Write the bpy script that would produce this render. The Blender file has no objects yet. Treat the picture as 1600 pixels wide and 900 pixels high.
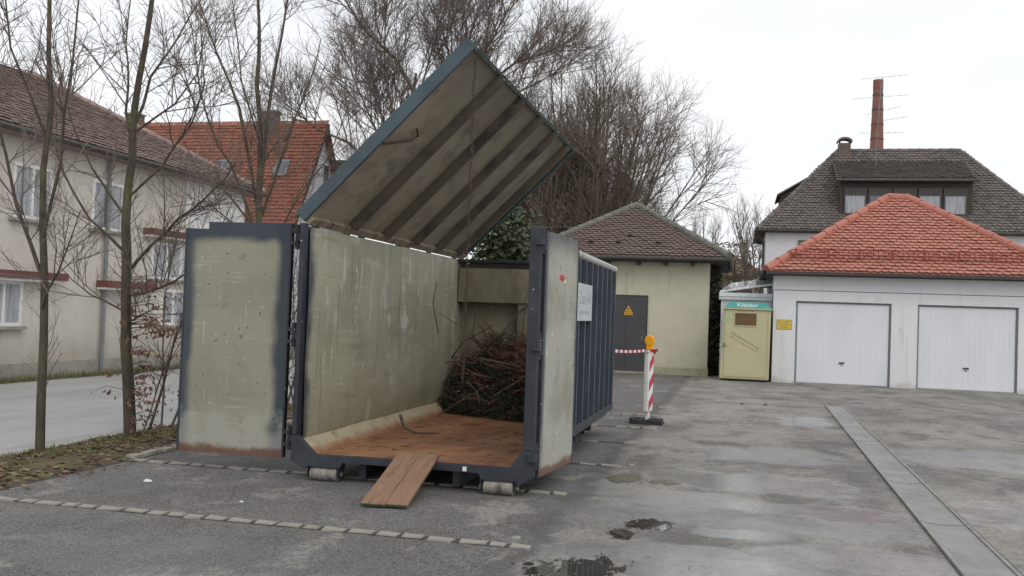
import bpy, math, random
from mathutils import Vector, Matrix, noise as mnoise
R = math.radians
random.seed(7)
scene = bpy.context.scene
COL = scene.collection

# ------------------------------------------------------------------ camera
cd = bpy.data.cameras.new('camera'); cam = bpy.data.objects.new('camera', cd); COL.objects.link(cam)
yaw, pit, rol = 0.2318, 0.0267, 0.036
fw = Vector((-math.sin(yaw)*math.cos(pit), math.cos(yaw)*math.cos(pit), math.sin(pit)))
r0 = Vector((math.cos(yaw), math.sin(yaw), 0)); u0 = r0.cross(fw)
cr = math.cos(rol)*r0 + math.sin(rol)*u0; cu = -math.sin(rol)*r0 + math.cos(rol)*u0
cam.matrix_world = Matrix(((cr.x, cu.x, -fw.x, 0), (cr.y, cu.y, -fw.y, 0), (cr.z, cu.z, -fw.z, 1.65), (0, 0, 0, 1)))
cd.sensor_width = 36; cd.lens = 36*1512/1600; cd.clip_start = 0.1; cd.clip_end = 2000
scene.camera = cam

# ------------------------------------------------------------------ sky and sun (overcast)
SUN_EL, SUN_AZ = R(42), R(140)          # azimuth clockwise from +Y
w = bpy.data.worlds.new('World'); scene.world = w; w.use_nodes = True
nt = w.node_tree; N = nt.nodes; bg = N['Background']
sky = N.new('ShaderNodeTexSky'); sky.sky_type = 'NISHITA'; sky.sun_disc = False
sky.sun_elevation = SUN_EL; sky.sun_rotation = SUN_AZ; sky.dust_density = 3
tc = N.new('ShaderNodeTexCoord')
mp = N.new('ShaderNodeMapping'); mp.inputs['Scale'].default_value = (1.2, 1.2, 3.5); nt.links.new(tc.outputs['Generated'], mp.inputs['Vector'])
nz = N.new('ShaderNodeTexNoise'); nz.inputs['Scale'].default_value = 1.7; nz.inputs['Detail'].default_value = 5; nz.inputs['Roughness'].default_value = 0.55
nt.links.new(mp.outputs['Vector'], nz.inputs['Vector'])
cr_ = N.new('ShaderNodeValToRGB'); nt.links.new(nz.outputs['Fac'], cr_.inputs['Fac'])
cr_.color_ramp.elements[0].position = 0.35; cr_.color_ramp.elements[0].color = (10.0, 10.3, 10.8, 1)
cr_.color_ramp.elements[1].position = 0.62; cr_.color_ramp.elements[1].color = (11.6, 11.6, 11.7, 1)
mx = N.new('ShaderNodeMix'); mx.data_type = 'RGBA'; mx.inputs[0].default_value = 0.90
nt.links.new(sky.outputs['Color'], mx.inputs[6]); nt.links.new(cr_.outputs['Color'], mx.inputs[7])
nt.links.new(mx.outputs[2], bg.inputs['Color']); bg.inputs['Strength'].default_value = 0.1
sd = bpy.data.lights.new('sun', 'SUN'); sun = bpy.data.objects.new('sun', sd); COL.objects.link(sun)
sd.energy = 0.6; sd.angle = R(30); sd.color = (1, 0.96, 0.9)
sv = Vector((math.sin(SUN_AZ)*math.cos(SUN_EL), math.cos(SUN_AZ)*math.cos(SUN_EL), math.sin(SUN_EL)))
sun.rotation_euler = sv.to_track_quat('Z', 'Y').to_euler(); sun.location = (10, -10, 30)
vs = scene.view_settings; vs.view_transform = 'Standard'; vs.look = 'None'; vs.gamma = 1; vs.exposure = 0.0; vs.use_curve_mapping = False
scene.cycles.max_bounces = 5; scene.cycles.diffuse_bounces = 3; scene.cycles.transparent_max_bounces = 8

# ------------------------------------------------------------------ materials
def lin(r, g, b):
    f = lambda c: (c/255/12.92) if c/255 <= 0.04045 else ((c/255+0.055)/1.055)**2.4
    return (f(r), f(g), f(b), 1)
class NT:
    def __init__(s, name, rough=0.8, metal=0.0, spec=0.5):
        s.m = bpy.data.materials.new(name); s.m.use_nodes = True; s.t = s.m.node_tree; s.n = s.t.nodes; s.l = s.t.links
        s.b = s.n['Principled BSDF']; s.b.inputs['Roughness'].default_value = rough; s.b.inputs['Metallic'].default_value = metal
        s.b.inputs['Specular IOR Level'].default_value = spec
        s.co = s.n.new('ShaderNodeTexCoord').outputs['Object']
    def noise(s, sc=(1, 1, 1), scale=1, detail=4, rough=0.6, off=0, dist=0):
        m = s.n.new('ShaderNodeMapping'); m.inputs['Scale'].default_value = sc; m.inputs['Location'].default_value = (off*3.1, off*7.7, off*1.9)
        s.l.new(s.co, m.inputs['Vector']); t = s.n.new('ShaderNodeTexNoise'); t.inputs['Scale'].default_value = scale
        t.inputs['Detail'].default_value = detail; t.inputs['Roughness'].default_value = rough; t.inputs['Distortion'].default_value = dist
        s.l.new(m.outputs['Vector'], t.inputs['Vector']); return t.outputs['Fac']
    def voro(s, sc, scale, feature='F1', off=0):
        m = s.n.new('ShaderNodeMapping'); m.inputs['Scale'].default_value = sc; m.inputs['Location'].default_value = (off*3.1, off*7.7, off*1.9)
        s.l.new(s.co, m.inputs['Vector']); t = s.n.new('ShaderNodeTexVoronoi'); t.feature = feature; t.inputs['Scale'].default_value = scale
        s.l.new(m.outputs['Vector'], t.inputs['Vector']); return t.outputs['Distance']
    def rng(s, v, a, b, lo=0, hi=1, smooth=True):
        r = s.n.new('ShaderNodeMapRange'); r.interpolation_type = 'SMOOTHSTEP' if smooth else 'LINEAR'
        s.l.new(v, r.inputs[0]); r.inputs[1].default_value = a; r.inputs[2].default_value = b; r.inputs[3].default_value = lo; r.inputs[4].default_value = hi
        return r.outputs[0]
    def math(s, op, a, b=None):
        n = s.n.new('ShaderNodeMath'); n.operation = op
        for i, v in enumerate((a, b)):
            if v is None: continue
            if isinstance(v, (int, float)): n.inputs[i].default_value = v
            else: s.l.new(v, n.inputs[i])
        return n.outputs[0]
    def axis(s, i):
        n = s.n.new('ShaderNodeSeparateXYZ'); s.l.new(s.co, n.inputs[0]); return n.outputs[i]
    def mix(s, fac, a, b):
        n = s.n.new('ShaderNodeMix'); n.data_type = 'RGBA'
        for k, v in ((0, fac), (6, a), (7, b)):
            if isinstance(v, (int, float)): n.inputs[k].default_value = v
            elif isinstance(v, tuple): n.inputs[k].default_value = v
            else: s.l.new(v, n.inputs[k])
        return n.outputs[2]
    def color(s, c):
        if isinstance(c, tuple): s.b.inputs['Base Color'].default_value = c
        else: s.l.new(c, s.b.inputs['Base Color'])
    def rough(s, v): s.l.new(v, s.b.inputs['Roughness'])
    def bump(s, h, strength=0.3, dist=0.02):
        n = s.n.new('ShaderNodeBump'); n.inputs['Strength'].default_value = strength; n.inputs['Distance'].default_value = dist
        s.l.new(h, n.inputs['Height']); s.l.new(n.outputs['Normal'], s.b.inputs['Normal'])
    def tint(s):
        a = s.n.new('ShaderNodeAttribute'); a.attribute_name = 'tint'; o = s.n.new('ShaderNodeObjectInfo')
        return s.math('FRACT', s.math('ADD', a.outputs['Fac'], o.outputs['Random']))
def layered(name, base, layers=(), rough=0.8, metal=0, bump=0.0, bscale=30, bdist=0.01, spec=0.5, rvar=0.0):
    """base colour + layers (kind, colour, strength, ...): ('n', col, str, mapping scale, scale, lo, hi, off) or ('a', col, str, axis, from, to, wobble, wobble scale)"""
    t = NT(name, rough, metal, spec); c = base
    for L in layers:
        if L[0] == 'n':
            _, col, st, msc, sc, lo, hi, off = L
            f = t.math('MULTIPLY', t.rng(t.noise(msc, sc, 5, 0.62, off), lo, hi), st)
        elif L[0] == 'v':
            _, col, st, msc, sc, lo, hi, off = L
            f = t.math('MULTIPLY', t.rng(t.voro(msc, sc, 'F1', off), lo, hi), st)
        else:
            _, col, st, ax, a, b, wob, wsc = L
            v = t.math('ADD', t.axis(ax), t.math('MULTIPLY', t.math('SUBTRACT', t.noise((1, 1, 1), wsc, 5, 0.6, ax+1), 0.5), wob))
            f = t.math('MULTIPLY', t.rng(v, a, b), st)
        c = t.mix(f, c, col)
    t.color(c)
    if bump: t.bump(t.noise((1, 1, 1), bscale, 5, 0.6, 3), bump, bdist)
    if rvar: t.rough(t.rng(t.noise((1, 1, 1), 3, 4, 0.6, 5), 0.3, 0.7, rough-rvar, rough+rvar))
    return t.m
O1 = (1, 1, 1)
M = {}
BLUE = lin(48, 58, 70); FADE = lin(158, 157, 140); RUST = lin(128, 74, 44); DK = lin(50, 50, 50)
M['blue'] = layered('container_blue_paint', BLUE, [('n', lin(72, 81, 90), 0.6, O1, 2.5, 0.45, 0.7, 1), ('n', lin(38, 42, 50), 0.6, (1, 1, 0.3), 5, 0.5, 0.75, 2), ('n', lin(110, 66, 44), 0.7, O1, 9, 0.68, 0.76, 3), ('n', lin(150, 152, 152), 0.5, (3, 3, 0.6), 14, 0.69, 0.74, 4)], 0.5, 0, 0.12, 40, 0.004, rvar=0.12)
M['dark_blue'] = layered('dark_blue_steel', lin(44, 48, 56), [('n', lin(66, 70, 76), 0.6, O1, 4, 0.45, 0.7, 1), ('n', lin(96, 62, 44), 0.6, O1, 8, 0.62, 0.74, 6), ('v', lin(190, 190, 186), 0.9, O1, 9, 0.075, 0.06, 3)], 0.6, 0, 0.15, 60, 0.003, rvar=0.1)
M['wall_paint'] = layered('faded_grey_green_inner_paint', lin(174, 172, 150), [
    ('n', lin(152, 152, 132), 0.8, (1, 1, 0.8), 1.2, 0.4, 0.65, 1), ('n', lin(196, 192, 178), 0.5, (0.8, 0.8, 2.6), 2.2, 0.52, 0.7, 2),
    ('n', lin(210, 206, 196), 0.8, (6, 6, 0.6), 2.1, 0.60, 0.67, 3), ('n', lin(214, 210, 200), 0.55, (1, 30, 1.6), 1.6, 0.62, 0.68, 21), ('n', lin(206, 202, 192), 0.5, (1, 1.2, 26), 1.5, 0.60, 0.67, 23), ('n', lin(98, 88, 70), 0.6, (1, 22, 0.5), 1.2, 0.62, 0.70, 25), ('n', lin(212, 206, 196), 0.75, (1, 2.2, 0.9), 1.5, 0.60, 0.655, 13),
    ('n', lin(120, 110, 88), 0.5, (9, 9, 0.35), 1.3, 0.58, 0.72, 4), ('n', lin(134, 136, 112), 0.7, (1, 0.5, 5), 2.0, 0.55, 0.75, 5),
    ('n', lin(120, 92, 68), 0.6, (4, 4, 1.2), 2.5, 0.66, 0.75, 8),
    ('a', lin(128, 122, 96), 0.55, 2, 1.0, 0.35, 0.5, 2.0), ('a', BLUE, 0.85, 1, -2.48, -2.64, 0.25, 3.0), ('a', lin(126, 80, 50), 0.8, 2, 0.42, 0.33, 0.12, 6)], 0.62, 0, 0.15, 14, 0.008, rvar=0.12)
M['back_paint'] = layered('stained_inner_end_paint', lin(140, 134, 114), [('n', lin(100, 94, 78), 0.8, (1, 1, 0.4), 2.4, 0.4, 0.7, 1), ('n', lin(90, 70, 52), 0.6, O1, 6, 0.6, 0.75, 5)], 0.75, 0, 0.15, 20, 0.006)
M['floor_rust'] = layered('rusty_floor_plate', lin(140, 97, 69), [('n', lin(166, 123, 87), 0.9, (1, 1, 1), 1.6, 0.42, 0.66, 1), ('n', lin(116, 70, 48), 0.9, (2, 1, 1), 2.3, 0.5, 0.7, 2), ('n', lin(88, 60, 46), 0.8, (3, 1.2, 1), 3.6, 0.6, 0.72, 3), ('n', lin(190, 140, 96), 0.5, O1, 12, 0.55, 0.8, 4)], 0.75, 0, 0.25, 30, 0.006, rvar=0.15)
M['chamfer'] = layered('worn_floor_skirt', lin(182, 172, 142), [('a', lin(150, 92, 58), 0.95, 2, 0.33, 0.25, 0.12, 4), ('n', lin(134, 104, 76), 0.7, (1, 1, 1), 4, 0.55, 0.7, 3), ('n', lin(150, 144, 122), 0.8, (1, 6, 1), 2, 0.5, 0.7, 6)], 0.7, 0, 0.2, 20, 0.005)
# door leaf: local x 0..1.15 from the hinge, z 0..2.3
def door_mat(name, fade, right):
    L = [('n', lin(134, 134, 118), 0.8, O1, 1.5, 0.4, 0.65, 1), ('n', lin(176, 174, 162), 0.5, (1.4, 1, 20), 1.3, 0.60, 0.68, 21), ('n', lin(108, 102, 88), 0.5, (1, 1, 1), 5, 0.60, 0.72, 23), ('n', lin(184, 181, 170), 0.6, (18, 1, 1.3), 1.4, 0.63, 0.69, 24), ('n', lin(188, 186, 176), 0.6, (6, 6, 1.2), 2.6, 0.66, 0.72, 3), ('v', lin(205, 203, 196), 0.8, (1, 1, 0.5), 13, 0.085, 0.06, 2),
         ('n', lin(118, 108, 92), 0.5, O1, 11, 0.66, 0.74, 9),
         ('a', BLUE, 0.96, 2, 2.06, 2.17, 0.16, 2.2), ('a', BLUE, 0.95, 0, 0.17, 0.06, 0.22, 1.6), ('a', BLUE, 0.9, 0, 0.97, 1.07, 0.14, 1.6),
         ('n', lin(64, 72, 84), 0.8, (1.2, 1, 1.2), 16, 0.66, 0.69, 33), ('n', lin(120, 82, 56), 0.7, (14, 1, 0.8), 1.5, 0.66, 0.72, 35), ('a', lin(170, 170, 162), 0.5, 2, 0.45, 0.2, 0.9, 5), ('a', lin(102, 66, 48), 0.9, 2, 0.11, 0.04, 0.14, 7)]
    if right: L[7:10] = [('a', BLUE, 0.8, 2, 2.0, 2.3, 0.2, 2.0), ('a', BLUE, 0.95, 0, 0.12, 0.03, 0.05, 1.6), ('a', BLUE, 0.6, 0, 1.03, 1.12, 0.1, 1.6), ('v', lin(225, 223, 216), 0.9, (1, 1, 0.6), 7, 0.10, 0.08, 7)]
    return layered(name, fade, L, 0.6, 0, 0.12, 25, 0.005, rvar=0.12)
M['door_l'] = door_mat('left_leaf_paint', lin(150, 148, 130), False)
M['door_r'] = door_mat('right_leaf_paint', lin(168, 168, 156), True)
M['lid_in'] = layered('mouldy_lid_underside', lin(156, 149, 132), [('a', lin(74, 72, 68), 0.5, 0, 0.0, 0.5, 0.5, 1.6), ('n', lin(122, 112, 96), 0.7, (1, 1, 1), 1.4, 0.42, 0.68, 1), ('n', lin(96, 90, 80), 0.5, (1.2, 0.6, 1.2), 3, 0.5, 0.72, 2), ('n', lin(122, 72, 44), 0.85, (1, 1, 1), 2.6, 0.66, 0.73, 7), ('n', lin(74, 72, 68), 0.5, (1, 1, 1), 2.0, 0.56, 0.72, 12)], 0.85, 0, 0.2, 20, 0.006)
M['lid_rib'] = layered('mouldy_lid_rib', lin(94, 86, 75), [('n', lin(96, 84, 68), 0.6, (1, 1, 1), 3, 0.5, 0.7, 1), ('n', lin(50, 48, 46), 0.8, (1, 1, 1), 2.2, 0.45, 0.7, 2)], 0.85)
M['lid_rim'] = layered('weathered_blue_green_rim', lin(70, 88, 94), [('n', lin(58, 70, 78), 0.8, (1, 1, 1), 3, 0.4, 0.7, 1), ('n', lin(150, 154, 150), 0.8, (1, 1, 1), 4.5, 0.66, 0.72, 2), ('n', lin(40, 44, 46), 0.6, (1, 1, 1), 8, 0.6, 0.75, 3)], 0.55, rvar=0.1)
M['lid_flange'] = layered('pale_hinge_flange', lin(150, 140, 120), [('n', lin(90, 80, 68), 0.9, (1, 3, 1), 2.5, 0.45, 0.65, 1)], 0.8)
M['rail'] = layered('worn_grey_rail', lin(176, 176, 170), [('n', lin(120, 122, 122), 0.8, (1, 1, 1), 5, 0.45, 0.7, 1)], 0.5)
M['sign_plate'] = layered('grey_white_sign_plate', lin(190, 196, 198), [('n', lin(165, 172, 174), 0.6, O1, 4, 0.4, 0.7, 1)], 0.5)
M['ink'] = layered('dark_ink', lin(70, 74, 80), [], 0.7)
M['ink_faint'] = layered('faded_ink', lin(150, 156, 162), [], 0.7)
M['steel_worn'] = layered('worn_roller_steel', lin(140, 134, 126), [('n', lin(80, 74, 68), 0.9, O1, 9, 0.45, 0.65, 1), ('n', lin(190, 184, 176), 0.7, O1, 24, 0.55, 0.7, 4), ('n', lin(104, 76, 56), 0.7, O1, 5, 0.55, 0.75, 2)], 0.6, 0.2, 0.3, 40, 0.004)
M['chain'] = layered('rusty_chain', lin(74, 62, 54), [('n', lin(110, 76, 54), 0.7, O1, 20, 0.5, 0.7, 1)], 0.7, 0.3)
M['red'] = layered('sticker_red', lin(190, 40, 46), [], 0.5)
M['white'] = layered('white_plastic', lin(228, 228, 226), [('n', lin(190, 188, 182), 0.6, O1, 6, 0.5, 0.75, 1)], 0.45)
M['plank'] = layered('brown_board', lin(142, 112, 90), [('n', lin(122, 94, 75), 0.9, (6, 1, 1), 3, 0.45, 0.65, 1), ('n', lin(166, 140, 116), 0.6, (9, 1.5, 1), 2, 0.55, 0.75, 2), ('n', lin(120, 84, 64), 0.6, O1, 9, 0.6, 0.75, 3)], 0.7, 0, 0.2, 50, 0.003)
M['plank_edge'] = layered('green_board_edge', lin(58, 74, 58), [('n', lin(40, 42, 38), 0.8, (9, 1, 1), 3, 0.5, 0.7, 1)], 0.7)
M['rubber'] = layered('black_rubber', lin(52, 52, 54), [('n', lin(84, 82, 80), 0.7, O1, 9, 0.5, 0.75, 1)], 0.85, 0, 0.2, 60, 0.004)
M['red_tape'] = layered('warning_red', lin(186, 48, 60), [], 0.5)
M['lamp_yellow'] = layered('lamp_amber_plastic', lin(250, 176, 8), [('n', lin(236, 150, 6), 0.5, O1, 14, 0.4, 0.7, 1)], 0.3)
M['black'] = layered('black_plastic', lin(34, 34, 36), [], 0.6)
# buildings
def plaster(name, c, c2, dirt, z1=0.6, rough=0.9, bump=0.35):
    return layered(name, c, [('n', c2, 0.8, O1, 0.7, 0.35, 0.65, 1), ('n', dirt, 0.5, (2.5, 2.5, 0.22), 1.6, 0.52, 0.75, 2), ('n', dirt, 0.3, O1, 5, 0.5, 0.8, 6), ('a', dirt, 0.75, 2, z1, 0.0, 0.6, 2.5)], rough, 0, bump, 28, 0.012)
M['cream'] = plaster('cream_render', lin(202, 197, 175), lin(193, 188, 168), lin(158, 152, 128), 0.4)
M['plinth'] = layered('mossy_plinth', lin(168, 162, 138), [('n', lin(112, 116, 84), 0.8, O1, 3, 0.45, 0.7, 1)], 0.9, 0, 0.3, 20, 0.01)
M['white_wall'] = plaster('white_render', lin(228, 228, 230), lin(222, 223, 226), lin(190, 188, 182), 0.25)
M['white_house'] = plaster('white_house_render', lin(226, 226, 228), lin(218, 219, 222), lin(190, 188, 184), 0.5)
M['pale_house'] = plaster('pale_house_render', lin(206, 200, 190), lin(192, 186, 176), lin(158, 152, 138), 1.2)
M['grey_concrete'] = layered('grey_concrete', lin(160, 156, 148), [('n', lin(128, 126, 116), 0.8, O1, 1.5, 0.4, 0.7, 1), ('n', lin(104, 106, 86), 0.7, (1, 1, 2), 3, 0.55, 0.75, 2)], 0.9, 0, 0.3, 30, 0.008)
M['steel_door'] = layered('anthracite_door', lin(68, 67, 70), [('n', lin(78, 77, 78), 0.7, O1, 1.5, 0.4, 0.7, 1)], 0.55)
M['yellow'] = layered('yellow_sign', lin(222, 190, 84), [('n', lin(200, 170, 70), 0.5, O1, 9, 0.5, 0.7, 1)], 0.5)
M['yellow_dull'] = layered('yellow_warning', lin(205, 160, 40), [], 0.5)
M['garage_white'] = layered('white_garage_door_paint', lin(226, 229, 234), [('n', lin(214, 218, 224), 0.6, (1, 1, 0.4), 2, 0.4, 0.7, 1)], 0.4)
M['zinc'] = layered('grey_frame', lin(126, 132, 134), [('n', lin(106, 110, 112), 0.7, O1, 4, 0.4, 0.7, 1)], 0.5)
M['gutter'] = layered('dark_gutter', lin(58, 56, 54), [('n', lin(78, 74, 70), 0.6, O1, 3, 0.4, 0.7, 1)], 0.5)
M['wood_dark'] = layered('dark_brown_fascia', lin(70, 62, 54), [('n', lin(52, 46, 40), 0.7, (1, 6, 6), 3, 0.4, 0.7, 1)], 0.8)
def tile_mat(name, c1, c2, c3, lichen=None, rough=0.8):
    t = NT(name, rough); v = t.tint()
    c = t.mix(t.rng(v, 0.0, 0.6), c1, c2); c = t.mix(t.rng(v, 0.7, 1.0), c, c3)
    c = t.mix(t.math('MULTIPLY', t.rng(t.noise(O1, 0.9, 4, 0.6, 2), 0.45, 0.7), 0.55), c, c1)
    if lichen: c = t.mix(t.math('MULTIPLY', t.rng(t.noise(O1, 3.2, 6, 0.65, 4), 0.52, 0.7), 0.6), c, lichen)
    t.color(c); t.bump(t.noise(O1, 60, 4, 0.6, 1), 0.2, 0.01); return t.m
M['tile_brown'] = tile_mat('brown_beaver_tail_tile', lin(118, 103, 97), lin(128, 110, 104), lin(110, 97, 91), lin(118, 113, 98))
M['tile_orange'] = tile_mat('orange_beaver_tail_tile', lin(178, 118, 102), lin(186, 126, 110), lin(168, 110, 95), lin(150, 106, 92), 0.75)
M['tile_grey'] = tile_mat('grey_brown_tile', lin(100, 94, 90), lin(114, 106, 100), lin(86, 82, 80), lin(116, 110, 102))
M['tile_red'] = tile_mat('old_red_tile', lin(136, 84, 66), lin(148, 94, 74), lin(124, 76, 60), lin(118, 86, 70))
M['tile_pink'] = tile_mat('faded_pinkish_tile', lin(140, 122, 115), lin(158, 138, 132), lin(128, 112, 106), lin(132, 126, 112))
M['ridge_green'] = layered('greenish_ridge_tile', lin(112, 112, 104), [('n', lin(92, 94, 86), 0.8, O1, 5, 0.4, 0.7, 1), ('n', lin(146, 144, 132), 0.5, O1, 12, 0.55, 0.75, 2)], 0.85, 0, 0.2, 30, 0.008)
M['ridge_orange'] = layered('orange_ridge_tile', lin(178, 114, 97), [('n', lin(160, 100, 86), 0.7, O1, 3, 0.4, 0.7, 1)], 0.65)
M['faint'] = layered('faint_grey_mark', lin(196, 198, 202), [], 0.8)
M['guard_red'] = layered('red_snow_guard', lin(138, 58, 52), [], 0.6)
M['chimney_grey'] = layered('sooty_chimney', lin(112, 102, 92), [('n', lin(84, 78, 72), 0.8, O1, 4, 0.4, 0.7, 1), ('n', lin(120, 92, 80), 0.7, O1, 9, 0.55, 0.7, 2)], 0.9)
M['brick'] = None
t = NT('red_brick', 0.9); br = t.n.new('ShaderNodeTexBrick'); br.inputs['Scale'].default_value = 3.0
br.inputs['Color1'].default_value = lin(140, 90, 80); br.inputs['Color2'].default_value = lin(120, 76, 68); br.inputs['Mortar'].default_value = lin(150, 128, 116); br.inputs['Mortar Size'].default_value = 0.012
sx = t.n.new('ShaderNodeSeparateXYZ'); t.l.new(t.co, sx.inputs[0]); cx = t.n.new('ShaderNodeCombineXYZ'); t.l.new(t.math('ADD', sx.outputs[0], sx.outputs[1]), cx.inputs[0]); t.l.new(sx.outputs[2], cx.inputs[1]); t.l.new(cx.outputs[0], br.inputs['Vector'])
t.color(t.mix(t.math('MULTIPLY', t.rng(t.noise(O1, 0.8, 5, 0.6, 1), 0.45, 0.7), 0.5), br.outputs['Color'], lin(104, 66, 58))); M['brick'] = t.m
t = NT('window_glass', 0.06); t.color(lin(70, 76, 84)); t.b.inputs['Metallic'].default_value = 0.0; t.b.inputs['Specular IOR Level'].default_value = 1.0; M['glass'] = t.m
M['curtain'] = layered('white_curtain', lin(176, 179, 182), [('n', lin(130, 135, 142), 0.8, (6, 6, 0.4), 3, 0.4, 0.65, 1)], 0.9)
t = NT('annex_glass', 0.08); t.color(lin(196, 204, 208)); t.b.inputs['Transmission Weight'].default_value = 0.6; M['pale_glass'] = t.m
M['aluminium'] = layered('white_aluminium', lin(222, 224, 226), [('n', lin(196, 198, 200), 0.6, O1, 5, 0.45, 0.7, 1)], 0.4)
M['teal'] = layered('teal_panel', lin(62, 150, 142), [('n', lin(92, 166, 168), 0.6, O1, 3, 0.4, 0.7, 1)], 0.45)
M['box_cream'] = layered('pale_yellow_box_paint', lin(192, 186, 148), [('n', lin(184, 178, 144), 0.7, O1, 1.5, 0.4, 0.7, 1), ('n', lin(186, 184, 138), 0.4, (3, 3, 0.3), 3, 0.5, 0.75, 3), ('a', lin(168, 160, 120), 0.5, 2, 0.25, 0.02, 0.2, 4)], 0.5)
M['slot'] = layered('brown_slot', lin(96, 80, 44), [('n', lin(120, 72, 48), 0.8, O1, 5, 0.5, 0.6, 1)], 0.6)
M['slot_print'] = layered('dim_slot_print', lin(132, 82, 56), [], 0.6)
M['ink_green'] = layered('grey_green_print', lin(120, 124, 98), [], 0.6)
M['ink_red'] = layered('dull_red_print', lin(160, 92, 76), [], 0.6)
M['ink_brown'] = layered('brown_print', lin(104, 84, 30), [], 0.6)
M['sticker_green'] = layered('pale_green_sticker', lin(178, 194, 154), [('n', lin(150, 170, 140), 0.8, O1, 22, 0.5, 0.6, 1)], 0.5)
M['redbrown'] = layered('red_brown_board', lin(112, 72, 64), [('n', lin(96, 62, 56), 0.7, O1, 3, 0.4, 0.7, 1)], 0.8)
# plants
M['bark'] = layered('bare_bark', lin(100, 91, 82), [('n', lin(70, 62, 56), 0.8, (3, 3, 0.6), 5, 0.4, 0.7, 1), ('n', lin(112, 112, 70), 0.6, O1, 2, 0.52, 0.72, 2)], 0.9)
M['bark_moss'] = layered('mossy_bark', lin(84, 76, 64), [('n', lin(58, 52, 46), 0.8, (3, 3, 0.8), 6, 0.4, 0.7, 1), ('n', lin(104, 102, 62), 0.6, O1, 2.2, 0.50, 0.68, 2)], 0.9, 0, 0.3, 30, 0.01)
M['twig'] = layered('brown_twigs', lin(114, 103, 96), [('n', lin(130, 118, 110), 0.8, O1, 0.8, 0.4, 0.7, 1)], 0.9)
M['twig_olive'] = layered('olive_brown_twigs', lin(118, 108, 94), [('n', lin(124, 108, 100), 0.8, O1, 0.5, 0.4, 0.65, 1), ('n', lin(104, 100, 80), 0.6, O1, 1.1, 0.5, 0.7, 4)], 0.9)
def leaf_mat(name, c1, c2, c3, rough=0.7):
    t = NT(name, rough); v = t.tint(); t.color(t.mix(t.rng(v, 0.6, 1.0), t.mix(t.rng(v, 0, 0.6), c1, c2), c3)); return t.m
M['ivy'] = leaf_mat('ivy_leaf', lin(40, 52, 32), lin(56, 70, 42), lin(84, 96, 60), 0.55)
M['ivy_dark'] = leaf_mat('dark_ivy_leaf', lin(52, 56, 46), lin(70, 74, 58), lin(94, 94, 74), 0.6)
M['dry_leaf'] = leaf_mat('dry_brown_leaf', lin(96, 70, 58), lin(122, 90, 74), lin(142, 112, 94), 0.8)
M['litter'] = leaf_mat('leaf_litter', lin(84, 68, 52), lin(108, 88, 66), lin(134, 114, 88), 0.9)
M['grass'] = leaf_mat('winter_grass', lin(84, 92, 52), lin(106, 108, 64), lin(130, 124, 84), 0.8)
M['conifer_and_shade'] = leaf_mat('cut_conifer_and_shade', lin(36, 42, 32), lin(50, 56, 42), lin(66, 68, 50), 0.8)  # cuttings at the left; low in the heap the dark tone paints container shade
M['brush'] = leaf_mat('red_brown_brushwood', lin(84, 54, 46), lin(110, 74, 62), lin(150, 112, 92), 0.8)
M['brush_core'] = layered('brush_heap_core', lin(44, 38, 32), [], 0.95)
M['evergreen'] = leaf_mat('evergreen_bush_leaf', lin(104, 100, 72), lin(124, 114, 84), lin(140, 126, 100), 0.8)
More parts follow.
